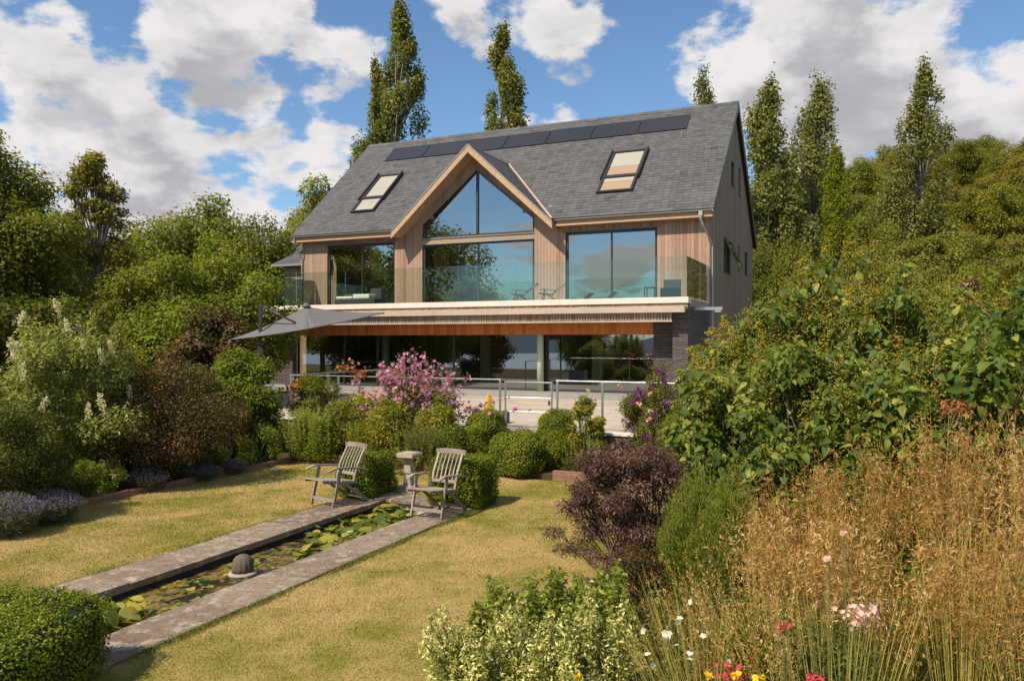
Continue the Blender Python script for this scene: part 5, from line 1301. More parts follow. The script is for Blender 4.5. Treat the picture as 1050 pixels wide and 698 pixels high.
# airy tree
rg = np.random.default_rng(302); Y = 36; H = zt(150, Y); t = empty('airy_tree', (at(95, Y), Y, 0), 0, 'airy tree with open crown and bare limbs against the clouds on the left', 'tree')
C = []
for i in range(80):
    f = rg.random()**.8; a = rg.random()*6.28; z = 2.2+(H-2.6)*f; q = (2.3*(1-f)**.7+.25)*rg.random()**.5; rr = .34+.30*rg.random()
    C.append([q*math.cos(a), q*math.sin(a), z, rr, rr, rr*.55])
C = np.array(C)
foliage('crown', C, 13000, .17, M['L_hill3'], t, rg, .55, .6, .9, .1, clumpvar=.5); branches('trunk', (0, 0, -.2), C, M['palebark'], t, .2, (.4, 0, H*.9), rg, 1, .02, tips=3)
broadleaf(zt(235, 27), 2.9, .6, 303, M['L_bright'], 'broadleaf_tree', 36000, .125, 80, .24, (at(222, 27), 27, 0), 'lighter yellow green bushy tree left of the parasol', 'tree', None, .16, inner=.3, shell=.4, tips=2)
broadleaf(zt(262, 29), 2.3, .6, 304, M['L_mid'], 'broadleaf_tree', 26000, .13, 60, .26, (at(148, 29), 29, 0), 'mid green bushy tree behind the copper leaved shrub', 'tree', None, .14, inner=.3, shell=.4, tips=2)
broadleaf(zt(318, 26), 1.6, .4, 305, M['L_redgreen'], 'broadleaf_tree', 12000, .13, 40, .28, (at(218, 24), 24, 0), 'small dark reddish tree behind the round green bush', 'tree', None, .1, inner=.3, shell=.4, tips=2)
broadleaf(zt(300, 25), 2.2, .4, 306, M['L_dark'], 'broadleaf_tree', 16000, .16, 50, .26, (at(55, 26), 26, 0), 'dark low tree behind the cream plumed shrub', 'tree', None, .14, inner=.3, shell=.4, tips=2)
broadleaf(zt(290, 26), 2.4, .4, 307, M['L_dark'], 'broadleaf_tree', 16000, .16, 50, .26, (at(-12, 24), 24, 0), 'dark low tree at the left edge behind the shrubs', 'tree', None, .14, inner=.3, shell=.4, tips=2)

# mirrored in the house glass: trees standing left of and behind the camera
MG = 'trees beside and behind the viewpoint'
for i, (x, y, k, s, lb) in enumerate(((-31.5, 14.5, 0, 1.3, 'green tree seen only as a reflection in the gable glass'), (-38, 21, 1, 1.2, 'dark tree seen only as a reflection left of the gable glass'), (-41, 16, 3, 1.15, 'tree seen only as a reflection in the upper left door'),
        (-27, -3, 1, .55, 'low dark tree reflected in the middle of the ground floor glass'), (-33, -8, 0, .6, 'low tree reflected in the ground floor glass'), (-38, 0, 2, .62, 'olive tree reflected in the ground floor glass'), (-23, -12, 1, .55, 'dark bush reflected beside the estuary view'), (-48, 22, 1, 1.2, 'dark tree reflected at the far left of the glass'),
        (-40, -16, 1, .6, 'far low tree reflected in the glass'), (-30, -20, 2, .55, 'far olive tree reflected in the glass'), (-50, 5, 0, .8, 'green tree reflected above the kitchen glass'))):
    place(k, (x, y, ground_z(x, y)-.2), s, i*1.3, lb, MG)
for o_ in [p for p, u_ in zip(protos, used) if not u_]: pass

# ---- left border shrubs
def sh(name, px, Y, top, R, seed, mat, label, **kw):
    kw.setdefault('group', None)
    return shrub(name, (at(px, Y), Y, 0), R, zt(top, Y), seed, M[mat], label, **kw)
t, C, rg = sh('plume_shrub', 72, 14.2, 318, 1.42, 401, 'L_white', 'tall grey green shrub with cream flower plumes at the left', nleaf=26000, size=.085, aspect=.35, nclump=60, k=.22, inner=.45, rand=1.0, shell=.3)
def plumes(t, P, D, L, mat, rg, nm='flower_plume', w=.035, n=70, sz=.018):
    for p, d in zip(P, D):
        d = unit(np.array(d, float)); s = rg.random(n); q = p+d*L*s[:, None]+rg.normal(size=(n, 3))*(w*(1-.7*s[:, None]))*.6; q[:, 2] -= .05*s*s
        A = rg.normal(size=(n, 3))+d*1.5; V, F, r = leaf_arrays(q, rg.normal(size=(n, 3)), A, sz*(.7+.6*rg.random(n)), sz*.6, rg.random(n)); np_mesh(nm, V, F, r, M[mat], t)
ok = [c for c in C if c[2] > .9 and c[1] < .6]; rg.shuffle(ok)
pp = [np.array([c[0]+rg.normal()*.08, c[1]-c[4]*1.25, c[2]+c[5]*.9]) for c in ok[:26]]
plumes(t, pp, [(rg.normal()*.5, -.3, 1.0) for _ in pp], .30, 'P_plume', rg, n=130, w=.06, sz=.034)
for px, top in ((66, 293), (28, 318), (96, 312), (120, 322)):
    q = np.array([[(at(px, 14.2)-at(72, 14.2)), 0, zt(top+14, 14.2)]]); foliage('foliage', [[q[0][0], 0, q[0][2]-.2, .10, .10, .3]], 420, .07, M['L_white'], t, rg, .35, .6, .8, .3)
sh('copper_shrub', 170, 15.2, 368, 1.5, 402, 'L_redgreen', 'dark round shrub with coppery red leaves on the left border', nleaf=38000, size=.05, nclump=60, k=.26, inner=.5, rand=1.0, shell=.6, stem='bark')
sh('dark_shrub', 2, 11.9, 398, .95, 403, 'L_dark', 'dark green fine leaved shrub at the left edge, above the lavender', nleaf=34000, size=.05, nclump=46, k=.28, inner=.5, aspect=.35, rand=1.0, shell=.5)
sh('yellow_green_shrub', 128, 16.6, 343, .9, 404, 'L_yellow', 'yellow green shrub peeping between the plumed and coppery shrubs', nleaf=14000, size=.07, nclump=36, inner=.4)
sh('round_shrub', 251, 18.8, 350, .98, 405, 'L_bright', 'bright green round shrub under the left tip of the parasol', nleaf=22000, size=.075, nclump=50, k=.27, inner=.5, rand=.8, shell=.6, aspect=.6)
sh('leafy_shrub', 205, 17.6, 372, .8, 406, 'L_olive', 'olive shrub filling between the coppery shrub and the round green one', nleaf=12000, size=.06, nclump=30)
sh('leafy_shrub', 62, 15.9, 400, 1.1, 407, 'L_bright', 'sunlit green undergrowth below the plumed shrub', nleaf=12000, size=.07, nclump=30)
sh('reddish_shrub', 236, 17.0, 408, .5, 408, 'L_redgreen', 'small reddish shrub at the foot of the round green one', nleaf=8000, size=.05, nclump=20)
# low leafy plants filling the left border
rgf = np.random.default_rng(50)
for i, (px, Y, top, R_, mt, lb) in enumerate(((88, 13.3, 462, .34, 'L_bright', 'low yellow green clump under the plumed shrub'), (112, 13.9, 470, .3, 'L_lime', 'lime green clump between lavender and coppery shrub'), (246, 16.6, 446, .36, 'L_bright', 'leafy green clump at the left end of the brick edging'),
        (270, 17.2, 425, .42, 'L_mid', 'leafy green clump under the round green shrub'), (205, 15.6, 462, .3, 'L_mid', 'low dark clump right of the coppery shrub'), (222, 16.0, 452, .33, 'L_lime', 'pale yellow green clump right of the coppery shrub'), (40, 12.9, 470, .4, 'L_dark', 'dark low clump behind the lavender'))):
    sh('border_plant', px, Y, top, R_, 420+i, mt, lb, nleaf=2600, size=.055, nclump=12, group='low plants of the left border', aspect=.35)
def lavender(px, Y, top, R_, seed, lb, ry=None, n=900, mat='P_lav'):
    rg = np.random.default_rng(seed); H = zt(top, Y); t = empty('lavender', (at(px, Y), Y, 0), 0, lb, 'lavender', 'lavender mounds on the left border'); ry = ry or R_
    a = rg.random(n)*6.28; q = np.sqrt(rg.random(n)); B = np.stack([q*np.cos(a)*R_*.6, q*np.sin(a)*ry*.6, np.zeros(n)], 1)
    T = np.stack([q*np.cos(a)*R_*1.1, q*np.sin(a)*ry*1.1, H*(1-.35*q*q)*(.8+.3*rg.random(n))], 1)
    s = rg.random((n*4, 1)); P = np.repeat(B, 4, 0)*(1-s)+np.repeat(T, 4, 0)*s; D = unit(np.repeat(T-B, 4, 0)+rg.normal(size=(n*4, 3))*.15)
    V, F, r = leaf_arrays(P, rg.normal(size=(n*4, 3)), D, .13, .010, rg.random(n*4)); np_mesh('foliage', V, F, r, M['L_lav'], t)
    D = unit(T-B); P = np.repeat(T, 4, 0)+np.repeat(D, 4, 0)*rg.random((n*4, 1))*.07; V, F, r = leaf_arrays(P, rg.normal(size=(n*4, 3)), rg.normal(size=(n*4, 3))+np.repeat(D, 4, 0), .022, .018, rg.random(n*4))
    np_mesh('flowers', V, F, r, M[mat], t)
lavender(6, 11.0, 512, .40, 501, 'lavender mound at the left edge of the border', .4, 1100)
lavender(50, 11.8, 508, .40, 502, 'lavender mound second from the left edge', .4, 900)
lavender(150, 14.3, 484, .34, 503, 'greyish lavender mound under the coppery shrub', .3, 500)
lavender(205, 15.4, 480, .36, 504, 'thin lavender mound near the brick edging', .3, 450)
lavender(236, 16.1, 474, .3, 505, 'last small lavender mound before the brick corner', .3, 350)

# ---- bed below the terrace, left part: tall phlox-like leafy stems, roses, mallow
def leafy_stems(t, cx, cy, R_, Rv, H, n, rg, mat, sz=.075, per=30, spread=.25, nm='foliage', aspect=.28, z0=.08):
    a = rg.random(n)*6.28; q = np.sqrt(rg.random(n)); B = np.stack([cx+q*np.cos(a)*R_, cy+q*np.sin(a)*Rv, np.full(n, z0)], 1)
    T = B+np.stack([rg.normal(size=n)*spread*.5, rg.normal(size=n)*spread*.5, H*(.75+.3*rg.random(n))-z0], 1)
    s = (rg.random((n, per))**.8)[..., None]; P = (B[:, None]*(1-s)+T[:, None]*s).reshape(-1, 3); m = len(P)
    d = unit(T-B); ang = rg.random(m)*6.28; A = np.stack([np.cos(ang), np.sin(ang), .35+.3*rg.random(m)], 1); N = np.stack([-np.cos(ang)*.5, -np.sin(ang)*.5, np.ones(m)], 1)
    L = sz*(.6+.7*rg.random(m))*(1-.4*s.reshape(-1)); V, F, r = leaf_arrays(P, N, A, L, L*aspect, np.clip(rg.random(m)*.7+.3*s.reshape(-1), .02, .98)); np_mesh(nm, V, F, r, M[mat], t)
    mb = MB()
    for b_, e in zip(B, T): mb.tube([b_, (np.array(b_)+e)/2+rg.normal(size=3)*.01, e], .003, .0018, 4)
    mb.build('stems', M['stem'], t, smooth=True, fixn=False); return B, T
def place_stems(name, px, Y, R_, Rv, H, n, seed, mat, label, cat='plant', **kw):
    rg = np.random.default_rng(seed); t = empty(name, (at(px, Y), Y, 0), -TH, label, cat); B, T = leafy_stems(t, 0, 0, R_, Rv, H, n, rg, mat, **kw); return t, B, T, rg
place_stems('leafy_perennial', 284, 18.6, .30, .3, 1.0, 60, 601, 'L_mid', 'green leafy perennial at the left end of the brick fronted bed', sz=.1)
place_stems('leafy_perennial', 322, 17.6, .62, .35, 1.22, 190, 602, 'L_lime', 'bright green bushy perennial behind the brick edging', sz=.10, per=34)
place_stems('leafy_perennial', 372, 17.1, .3, .35, .95, 50, 603, 'L_yellow', 'yellowing perennial behind the left folding chair', sz=.1)
place_stems('leafy_perennial', 430, 16.5, .55, .35, 1.0, 90, 604, 'L_olive', 'dull olive perennial below the pink mallow', sz=.09)
place_stems('strap_leaved_plant', 408, 16.0, .35, .12, .5, 40, 605, 'L_white', 'pale strap leaved plants behind the box cube', sz=.16, per=10, aspect=.14)
t, C, rg = sh('rose_bush', 322, 19.6, 378, .85, 606, 'L_mid', 'rose bush with orange flower clusters against the left railing', nleaf=12000, size=.06, nclump=36, k=.26, inner=.4)
for px, py, m_ in ((294, 402, 'P_orange'), (302, 396, 'P_orange'), (300, 409, 'P_rose')):
    Y = 19.0; q = np.array([at(px, Y)-at(322, 19.6), Y-19.6, zt(py, Y)])+rg.normal(size=(26, 3))*.09; blossoms('flower_cluster', q, .045, M[m_], t, rg, 5)
for px, py in ((362, 378), (351, 376), (371, 382), (366, 388)):
    Y = 18.8; q = np.array([at(px, Y)-at(322, 19.6), Y-19.6, zt(py, Y)])+rg.normal(size=(26, 3))*.07; blossoms('flower_cluster', q, .045, M['P_orange'], t, rg, 5)
sh('rose_bush', 365, 18.9, 392, .75, 607, 'L_yellow', 'yellow green rose bush left of the mallow', nleaf=10000, size=.06, nclump=34, k=.26, inner=.4)
# mallow: upright wands with pink flowers
def mallow():
    rg = np.random.default_rng(608); Y = 18.0; t = empty('mallow', (at(425, Y), Y, 0), 0, 'tall pink mallow in full flower in front of the terrace railing', 'shrub')
    C = round_clumps(rg, 40, 1.15, 1.75, .3, .26, .4); C[:, 1] *= .55
    foliage('foliage', C, 15000, .06, M['L_olive'], t, rg, .5, .5, .9, .4, zmin=.05); branches('stems', (0, 0, -.05), C, M['stem'], t, .02, (0, 0, 1.5), rg, 1, .005, multi=.5, tips=2)
    mb = MB(); Fp = []
    for i in range(135):
        px = rg.normal()*34+424; a = (px-425)/815*Y; top = zt(355+abs(px-426)*.42+rg.random()*62, Y); b0 = np.array([a*.45, rg.normal()*.25, 1.0]); e = np.array([a, rg.normal()*.35, top])
        pts = curve_pts(b0, e, (0, 0, .1), 5); mb.tube(pts, .006, .003, 4)
        for j in range(13):
            f = .35+.65*rg.random()**.8; k = f*4; i0 = min(3, int(k)); p = pts[i0].lerp(pts[i0+1], k-i0); Fp.append(np.array(p)+rg.normal(size=3)*.035)
    mb.build('flower_stems', M['stem'], t, smooth=True, fixn=False)
    Fp = np.array(Fp); blossoms('flowers', Fp, .046, M['P_pink'], t, rg, 5)
    s = rg.random(3500); idx = rg.integers(0, len(Fp), 3500); P = Fp[idx]+rg.normal(size=(3500, 3))*.05; V, F, r = leaf_arrays(P, rg.normal(size=(3500, 3)), rg.normal(size=(3500, 3)), .04, .022, rg.random(3500)); np_mesh('foliage', V, F, r, M['L_white'], t)
    for px, py in ((404, 399), (383, 406), (376, 407), (391, 405)):
        blossoms('rose_bloom', np.array([[at(px, 17.2)-at(425, Y), -.75, zt(py, 17.2)]])+rg.normal(size=(5, 3))*.015, .07, M['P_rose'], t, rg, 8, cup=.8)
mallow()
sh('leafy_shrub', 448, 17.2, 412, .62, 609, 'L_yellow', 'yellow green shrub under the right side of the mallow', nleaf=9000, size=.06, nclump=26)
sh('leafy_shrub', 398, 17.3, 408, .72, 610, 'L_yellow', 'yellow brown leafy shrub under the left side of the mallow', nleaf=10000, size=.06, nclump=30)
sh('dark_filler_shrub', 350, 17.7, 415, .7, 611, 'L_mid', 'dark green shrub behind the bright perennial', nleaf=9000, size=.06, nclump=26)

# ---- right of the steps
t, C, rg = sh('climbing_rose', 600, 16.6, 404, .46, 620, 'L_yellow', 'yellowing climbing rose on the railing right of the gate', nleaf=7500, size=.05, nclump=34, k=.24, inner=.4, zp=0)
for px, py in ((641-30, 398+12), (603, 402), (636, 395)):
    blossoms('rose_bloom', np.array([[at(px, 16.3)-at(600, 16.6), -.3, zt(py, 16.3)]])+rg.normal(size=(4, 3))*.012, .06, M['P_rose'], t, rg, 8, cup=.8)
place_stems('trailing_perennial', 590, 15.9, .35, .15, .75, 34, 621, 'L_yellow', 'straggling yellow stems over the slate wall', sz=.07, per=18)
place_stems('low_perennial', 610, 15.6, .7, .12, .42, 50, 622, 'L_bright', 'low green plants along the brick edging on the right', sz=.08, per=14)
place_stems('grey_leaved_plant', 655, 15.2, .5, .15, .5, 40, 623, 'L_white', 'grey leaved plants at the foot of the slate wall', sz=.09, per=12)
t, C, rg = sh('buddleia', 672, 15.4, 372, .72, 624, 'L_olive', 'shrub with dark purple flower spikes and a few pink roses', nleaf=15000, size=.055, nclump=44, k=.24, inner=.4, aspect=.35)
pp = []
for c in C:
    if c[1] < .3 and c[2] > .7: pp.append(np.array([c[0]+rg.normal()*.1, c[1]-c[4]*1.2, c[2]+rg.normal()*.1]))
plumes(t, pp[:40], [(rg.normal()*.6, -.4, .7) for _ in pp[:40]], .20, 'P_purple', rg, 'flower_spike', w=.045, n=110, sz=.028)
for px, py in ((668, 404), (667, 422), (655, 415), (665, 430)):
    blossoms('rose_bloom', np.array([[at(px, 14.6)-at(672, 15.4), -.8, zt(py, 14.6)]])+rg.normal(size=(4, 3))*.012, .06, M['P_rose'], t, rg, 8, cup=.8)
place_stems('leafy_perennial', 690, 14.6, .55, .3, 1.2, 80, 625, 'L_yellow', 'loose yellow green stems under the purple flowered shrub', sz=.06, per=22)
sh('leafy_shrub', 712, 14.5, 402, .7, 626, 'L_mid', 'green shrub between the purple flowers and the big leaved shrub', nleaf=9000, size=.06, nclump=26)
sh('wispy_shrub', 712, 21, 348, .5, 627, 'L_yellow', 'slim yellow green shrub in front of the right brick pier', nleaf=2600, size=.07, nclump=22, k=.2, zb=.8)
sh('wispy_shrub', 736, 22, 306, .42, 628, 'L_seed', 'slim golden topped shrub against the side wall of the house', nleaf=2200, size=.07, nclump=22, k=.2, zb=1.2)

# ---- near right: purple elder
def elder():
    rg = np.random.default_rng(640); Y = 8.6; cx = at(652, Y); t = empty('purple_elder', (cx, Y, 0), 0, 'dark purple cut leaved elder at the right edge of the lawn', 'shrub'); C = []
    for i in range(100):
        f = rg.random()**.8; a = rg.random()*6.28; z = .35+1.17*f; q = .82*(1-.40*f)*rg.random()**.5
        x = q*math.cos(a)-.18*(1-f)*(rg.random()); rr = .12+.07*rg.random(); C.append([x*1.05, q*math.sin(a)*.8, z, rr, rr, rr*.6])
    for px, py in ((565, 545), (578, 520), (590, 500), (602, 478), (575, 560), (600, 470), (660, 462), (640, 458)): C.append([at(px, Y)-cx+.03, rg.normal()*.1, zt(py, Y), .13, .13, .07])
    C = np.array(C); foliage('foliage', C, 26000, .055, M['L_purple'], t, rg, .22, .4, 1.0, .15, droop=.9, clumpvar=.5)
    branches('stems', (0, 0, -.05), C, M['bark'], t, .014, (0, 0, 1), rg, 1, .004, multi=.3, tips=4)
elder()
sh('purple_perennial', 655, 7.6, 560, .36, 641, 'L_redgreen', 'reddish brown stems below the purple elder', nleaf=6000, size=.045, nclump=30, aspect=.2)
# broom: upright feathery green
def feather(name, px, Y, top, R_, seed, mat, lb, n=500, z0=.05):
    rg = np.random.default_rng(seed); H = zt(top, Y); t = empty(name, (at(px, Y), Y, 0), 0, lb, 'shrub'); a = rg.random(n)*6.28; q = np.sqrt(rg.random(n))
    B = np.stack([q*np.cos(a)*R_*.45, q*np.sin(a)*R_*.45, np.full(n, z0)], 1); T = np.stack([q*np.cos(a)*R_*1.05, q*np.sin(a)*R_*.9, H*(1-.45*q**1.7)*(.85+.2*rg.random(n))], 1)
    per = 85; s = (.25+.75*rg.random((n, per)))[..., None]; C_ = (B+T)/2+np.stack([0*a, 0*a, .12+0*a], 1)
    P = (B[:, None]*(1-s)**2+C_[:, None]*2*s*(1-s)+T[:, None]*s*s).reshape(-1, 3); m = len(P); P += rg.normal(size=(m, 3))*.02
    A = np.repeat(unit(T-B), per, 0)+rg.normal(size=(m, 3))*.30; V, F, r = leaf_arrays(P, rg.normal(size=(m, 3)), A, .06, .006, np.clip(s.reshape(-1)*.8+rg.normal(size=m)*.15, .02, .98)); np_mesh('foliage', V, F, r, M[mat], t)
    spikes('stems', B[:140], T[:140], M['stem'], t, .005)
feather('feathery_conifer', 716, 7.4, 478, .36, 650, 'L_broom', 'fresh green feathery conifer left half, between elder and big leaved shrub', 420)
feather('feathery_conifer', 748, 7.1, 486, .36, 651, 'L_broom', 'taller fresh green feathery conifer beside the golden grass', 420)

# ---- near right: big heart leaved shrub
def heart_shrub(name, px, Y, top, R_, Ry, seed, lb, n=2600, sz=.10, zb=.5, nseed=2600, nc=60, seedtop=.6):
    rg = np.random.default_rng(seed); H = zt(top, Y); t = empty(name, (at(px, Y), Y, 0), 0, lb, 'shrub', 'big heart leaved shrubs on the right')
    C = round_clumps(rg, nc, R_, H, zb, .24, .45, .9, zp=.6); C[:, 1] *= Ry/R_
    P, d, idx = sample_clumps(C, n, rg, .5); m = len(P)
    N = unit(d*.7+rg.normal(size=(m, 3))*.45+np.array([0, -.35, .75])); A = rg.normal(size=(m, 3))*.7+d*.4; A[:, 2] -= .9
    L = sz*(.55+.75*rg.random(m)); V, F, r = leaf_arrays(P, N, A, L, L*.66, np.clip(rg.random(m)**1.9, .02, .98), 'heart', .30)
    np_mesh('leaves', V, F, r, M['L_big'], t, True)
    S0, d2, _ = sample_clumps(C[C[:, 2] > H*seedtop] if (C[:, 2] > H*seedtop).sum() > 3 else C, nseed//20, rg, .85); S0 = S0+np.array([0, 0, .12])*rg.random((len(S0), 1)); S = np.repeat(S0, 34, 0); k = len(S); S = S+rg.normal(size=(k, 3))*np.array([.032, .032, .085])
    V, F, r = leaf_arrays(S, rg.normal(size=(k, 3)), rg.normal(size=(k, 3)), .028, .016, np.clip(np.repeat(rg.random(len(S0)), 34)*.6+rg.random(k)*.4, .02, .98)); np_mesh('seed_heads', V, F, r, M['L_seed'], t)
    P, d, idx = sample_clumps(C, n*3, rg, .35); m = len(P); V, F, r = leaf_arrays(P, rg.normal(size=(m, 3))+d, rg.normal(size=(m, 3)), .055*(.6+.8*rg.random(m)), .03, rg.random(m)); np_mesh('small_leaves', V, F, r, M['L_bright'], t)
    branches('branches', (0, 0, -.05), C, M['bark'], t, .026, (0, 0, H*.7), rg, 1, .005, multi=R_*.35, tips=3); return t
heart_shrub('heart_leaved_shrub', 752, 9.4, 352, .85, .8, 660, 'lowest heart leaved shrub on the left, in front of the slate wall', 3200, .115, .5, 2600)
heart_shrub('heart_leaved_shrub', 800, 10.6, 292, 1.15, 1.0, 661, 'heart leaved shrub in front of the rear corner of the house', 3600, .115, .5, 4800)
heart_shrub('heart_leaved_shrub', 872, 10.2, 256, 1.2, 1.0, 662, 'heart leaved shrub below the golden conifer', 3600, .115, .5, 6500)
heart_shrub('heart_leaved_shrub', 842, 8.2, 345, .95, .8, 666, 'heart leaved shrub above the golden grass, left part', 3800, .095, .6)
heart_shrub('heart_leaved_shrub', 945, 9.4, 262, 1.15, 1.0, 663, 'tallest heart leaved shrub below the lone poplar', 3600, .12, .6, 5200)
heart_shrub('heart_leaved_shrub', 1040, 7.6, 285, 1.1, .9, 664, 'heart leaved shrub with the largest leaves at the right edge', 3400, .125, .8, 1800)
heart_shrub('heart_leaved_shrub', 925, 7.6, 372, .8, .7, 665, 'heart leaved shrub with dead brown stems low on the right', 2200, .10, .5, 900)
sh('leafy_shrub', 780, 12.5, 330, 1.0, 667, 'L_mid', 'dense green shrub behind the heart leaved shrubs, left', nleaf=12000, size=.08, nclump=36)
sh('leafy_shrub', 870, 12.8, 262, 1.5, 668, 'L_yellow', 'tall yellow green shrub behind the heart leaved shrubs', nleaf=20000, size=.07, nclump=60, k=.22)
sh('leafy_shrub', 985, 12.0, 258, 1.5, 669, 'L_mid', 'dense green shrub behind the heart leaved shrubs, right', nleaf=20000, size=.08, nclump=60, k=.24)
sh('purple_leaved_shrub', 992, 10.6, 285, .22, 670, 'L_purple', 'dark purple leaved sprig showing high in the right hand shrubs', nleaf=2500, size=.06, nclump=10, zb=3.0)
sh('shade_shrub', 800, 8.6, 440, .75, 671, 'L_dark', 'dark green low shrub behind the golden grass, left', nleaf=12000, size=.055, nclump=36)
sh('shade_shrub', 900, 8.3, 430, .9, 672, 'L_dark', 'dark green low shrub behind the golden grass, middle', nleaf=12000, size=.055, nclump=36)
sh('shade_shrub', 1020, 7.9, 410, .9, 673, 'L_mid', 'green low shrub behind the golden grass, right edge', nleaf=12000, size=.06, nclump=36)
sh('withered_shrub', 985, 7.2, 385, .26, 674, 'P_orange', 'withered orange brown stems inside the right hand shrubs', nleaf=1500, size=.045, nclump=14, aspect=.4, zb=.6)

# ---- golden oats
def oats(name, H, ncul, seed, spread, nleafb=220, per=38, haze=1.0, mat='L_straw', label=None, group=None):
    rg = np.random.default_rng(seed); t = empty(name, (0, 0, 0), 0, label, 'grass', group)
    def strips(B, T, C_, w, seg=6):
        n = len(B); s = np.linspace(0, 1, seg+1)[None, :, None]; P = B[:, None]*(1-s)**2+C_[:, None]*2*s*(1-s)+T[:, None]*s*s
        d = unit(T-B); side = unit(np.cross(d, rg.normal(size=(n, 3))))[:, None]*w*np.linspace(1, .25, seg+1)[None, :, None]
        V = np.stack([P-side, P+side], 2).reshape(n, -1, 3); k = (seg+1)*2; q = np.array([[2*i, 2*i+1, 2*i+3, 2*i+2] for i in range(seg)])
        F = (np.arange(n)[:, None, None]*k+q[None]).reshape(-1, 4); return V.reshape(-1, 3), F, np.repeat(rg.random(n), k), P
    a = rg.random(ncul)*6.28; q = np.sqrt(rg.random(ncul)); B = np.stack([q*np.cos(a)*.16, q*np.sin(a)*.16, 0*a], 1)
    lean = spread*(.25+.75*q)*(.6+.6*rg.random(ncul)); hh = H*(.82+.25*rg.random(ncul))
    T = np.stack([np.cos(a)*lean, np.sin(a)*lean, hh], 1)+rg.normal(size=(ncul, 3))*.06; C_ = B*.6+T*.4; C_[:, :2] *= .55; C_[:, 2] = hh*.62
    V, F, r, P = strips(B, T, C_, .0030); np_mesh('culms', V, F, r, M['L_culm'], t)
    # panicles: side branches then spikelets
    s = .62+.38*rg.random((ncul, per)); s = s[..., None]; Pp = (B[:, None]*(1-s)**2+C_[:, None]*2*s*(1-s)+T[:, None]*s*s)
    ext = (.11*(1-(s-.62)/.38)+.02)*haze; nod = rg.normal(size=(ncul, 1, 3)); nod[..., 2] = 0; nod = unit(nod+unit(T-B)[:, None]*np.array([1.2, 1.2, 0])); off = (nod*np.abs(rg.normal(size=(ncul, per, 1)))*1.1+rg.normal(size=(ncul, per, 3))*.38)*ext; off[..., 2] = np.abs(off[..., 2])*.3-ext[..., 0]*.35*rg.random((ncul, per))
    Q = (Pp+off).reshape(-1, 3); m = len(Q); A = rg.normal(size=(m, 3))*.6; A[:, 2] -= .9; A[:, :2] += off.reshape(-1, 3)[:, :2]*6; L = .026+.022*rg.random(m)
    tone = np.clip(np.repeat(rg.random(ncul), per)*.7+rg.random(m)*.5-.1, .02, .98); V, F, r = leaf_arrays(Q, rg.normal(size=(m, 3)), A, L, L*.25, tone); np_mesh('spikelets', V, F, r, M[mat], t)
    i0 = rg.random(m) < .35; V, F, r, _ = strips(Pp.reshape(-1, 3)[i0]-np.array([0, 0, .03]), Q[i0], (Pp.reshape(-1, 3)[i0]+Q[i0])/2+np.array([0, 0, .015]), .0007, 2); np_mesh('panicle_branches', V, F, r, M[mat], t)
    a = rg.random(nleafb)*6.28; B = np.stack([np.cos(a)*.1, np.sin(a)*.1, 0*a], 1)*rg.random((nleafb, 1)); L = .5+.45*rg.random(nleafb); T = np.stack([np.cos(a)*L*.75, np.sin(a)*L*.75, L*.55], 1); C_ = np.stack([np.cos(a)*L*.25, np.sin(a)*L*.25, L*.85], 1)
    V, F, r, _ = strips(B, T, C_, .0035); np_mesh('leaf_blades', V, F, r, M['L_grass'], t); return t
OG = 'golden oat grasses on the right'
o1 = oats('oat_grass', 1.95, 70, 701, .50, label='x', group=OG); o2 = oats('oat_grass', 1.7, 80, 702, .55, label='x', group=OG); o3 = oats('oat_grass', 1.35, 80, 703, .5, per=32, label='x', group=OG)
spots = [(o1, 955, 6.3, 1.08, 'tallest golden oat clump, reaching up into the shrubs'), (o2, 872, 6.4, 1.0, 'golden oat clump left of the tallest one'), (o1, 1040, 5.6, 1.05, 'golden oat clump cut by the right edge'),
         (o2, 820, 6.6, .92, 'golden oat clump in front of the dark low shrub'), (o2, 1000, 5.0, 1.0, 'golden oat clump in the right foreground'), (o3, 900, 5.2, 1.1, 'golden oat clump in the middle foreground'), (o3, 838, 5.6, 1.08, 'shorter golden oat clump left of the middle foreground'),
         (o3, 785, 6.2, 1.0, 'thin golden oat clump near the feathery conifer'), (o2, 1060, 4.4, .92, 'near oat clump in the lower right corner'), 
         (o2, 1075, 6.6, 1.12, 'oat clump at the right edge behind the others'), (o2, 915, 7.0, 1.05, 'oat clump against the heart leaved shrubs'),]
seen = set()
for i, (o, px, Y, s, lb) in enumerate(spots):
    c = o if id(o) not in seen else copy_tree(o); seen.add(id(o)); c.location = (at(px, Y), Y, 0); c.scale = (s, s, s); c.rotation_euler = (.09*math.sin(i*2.3), .13*math.sin(i*1.9+1), i*1.7); c['label'] = lb
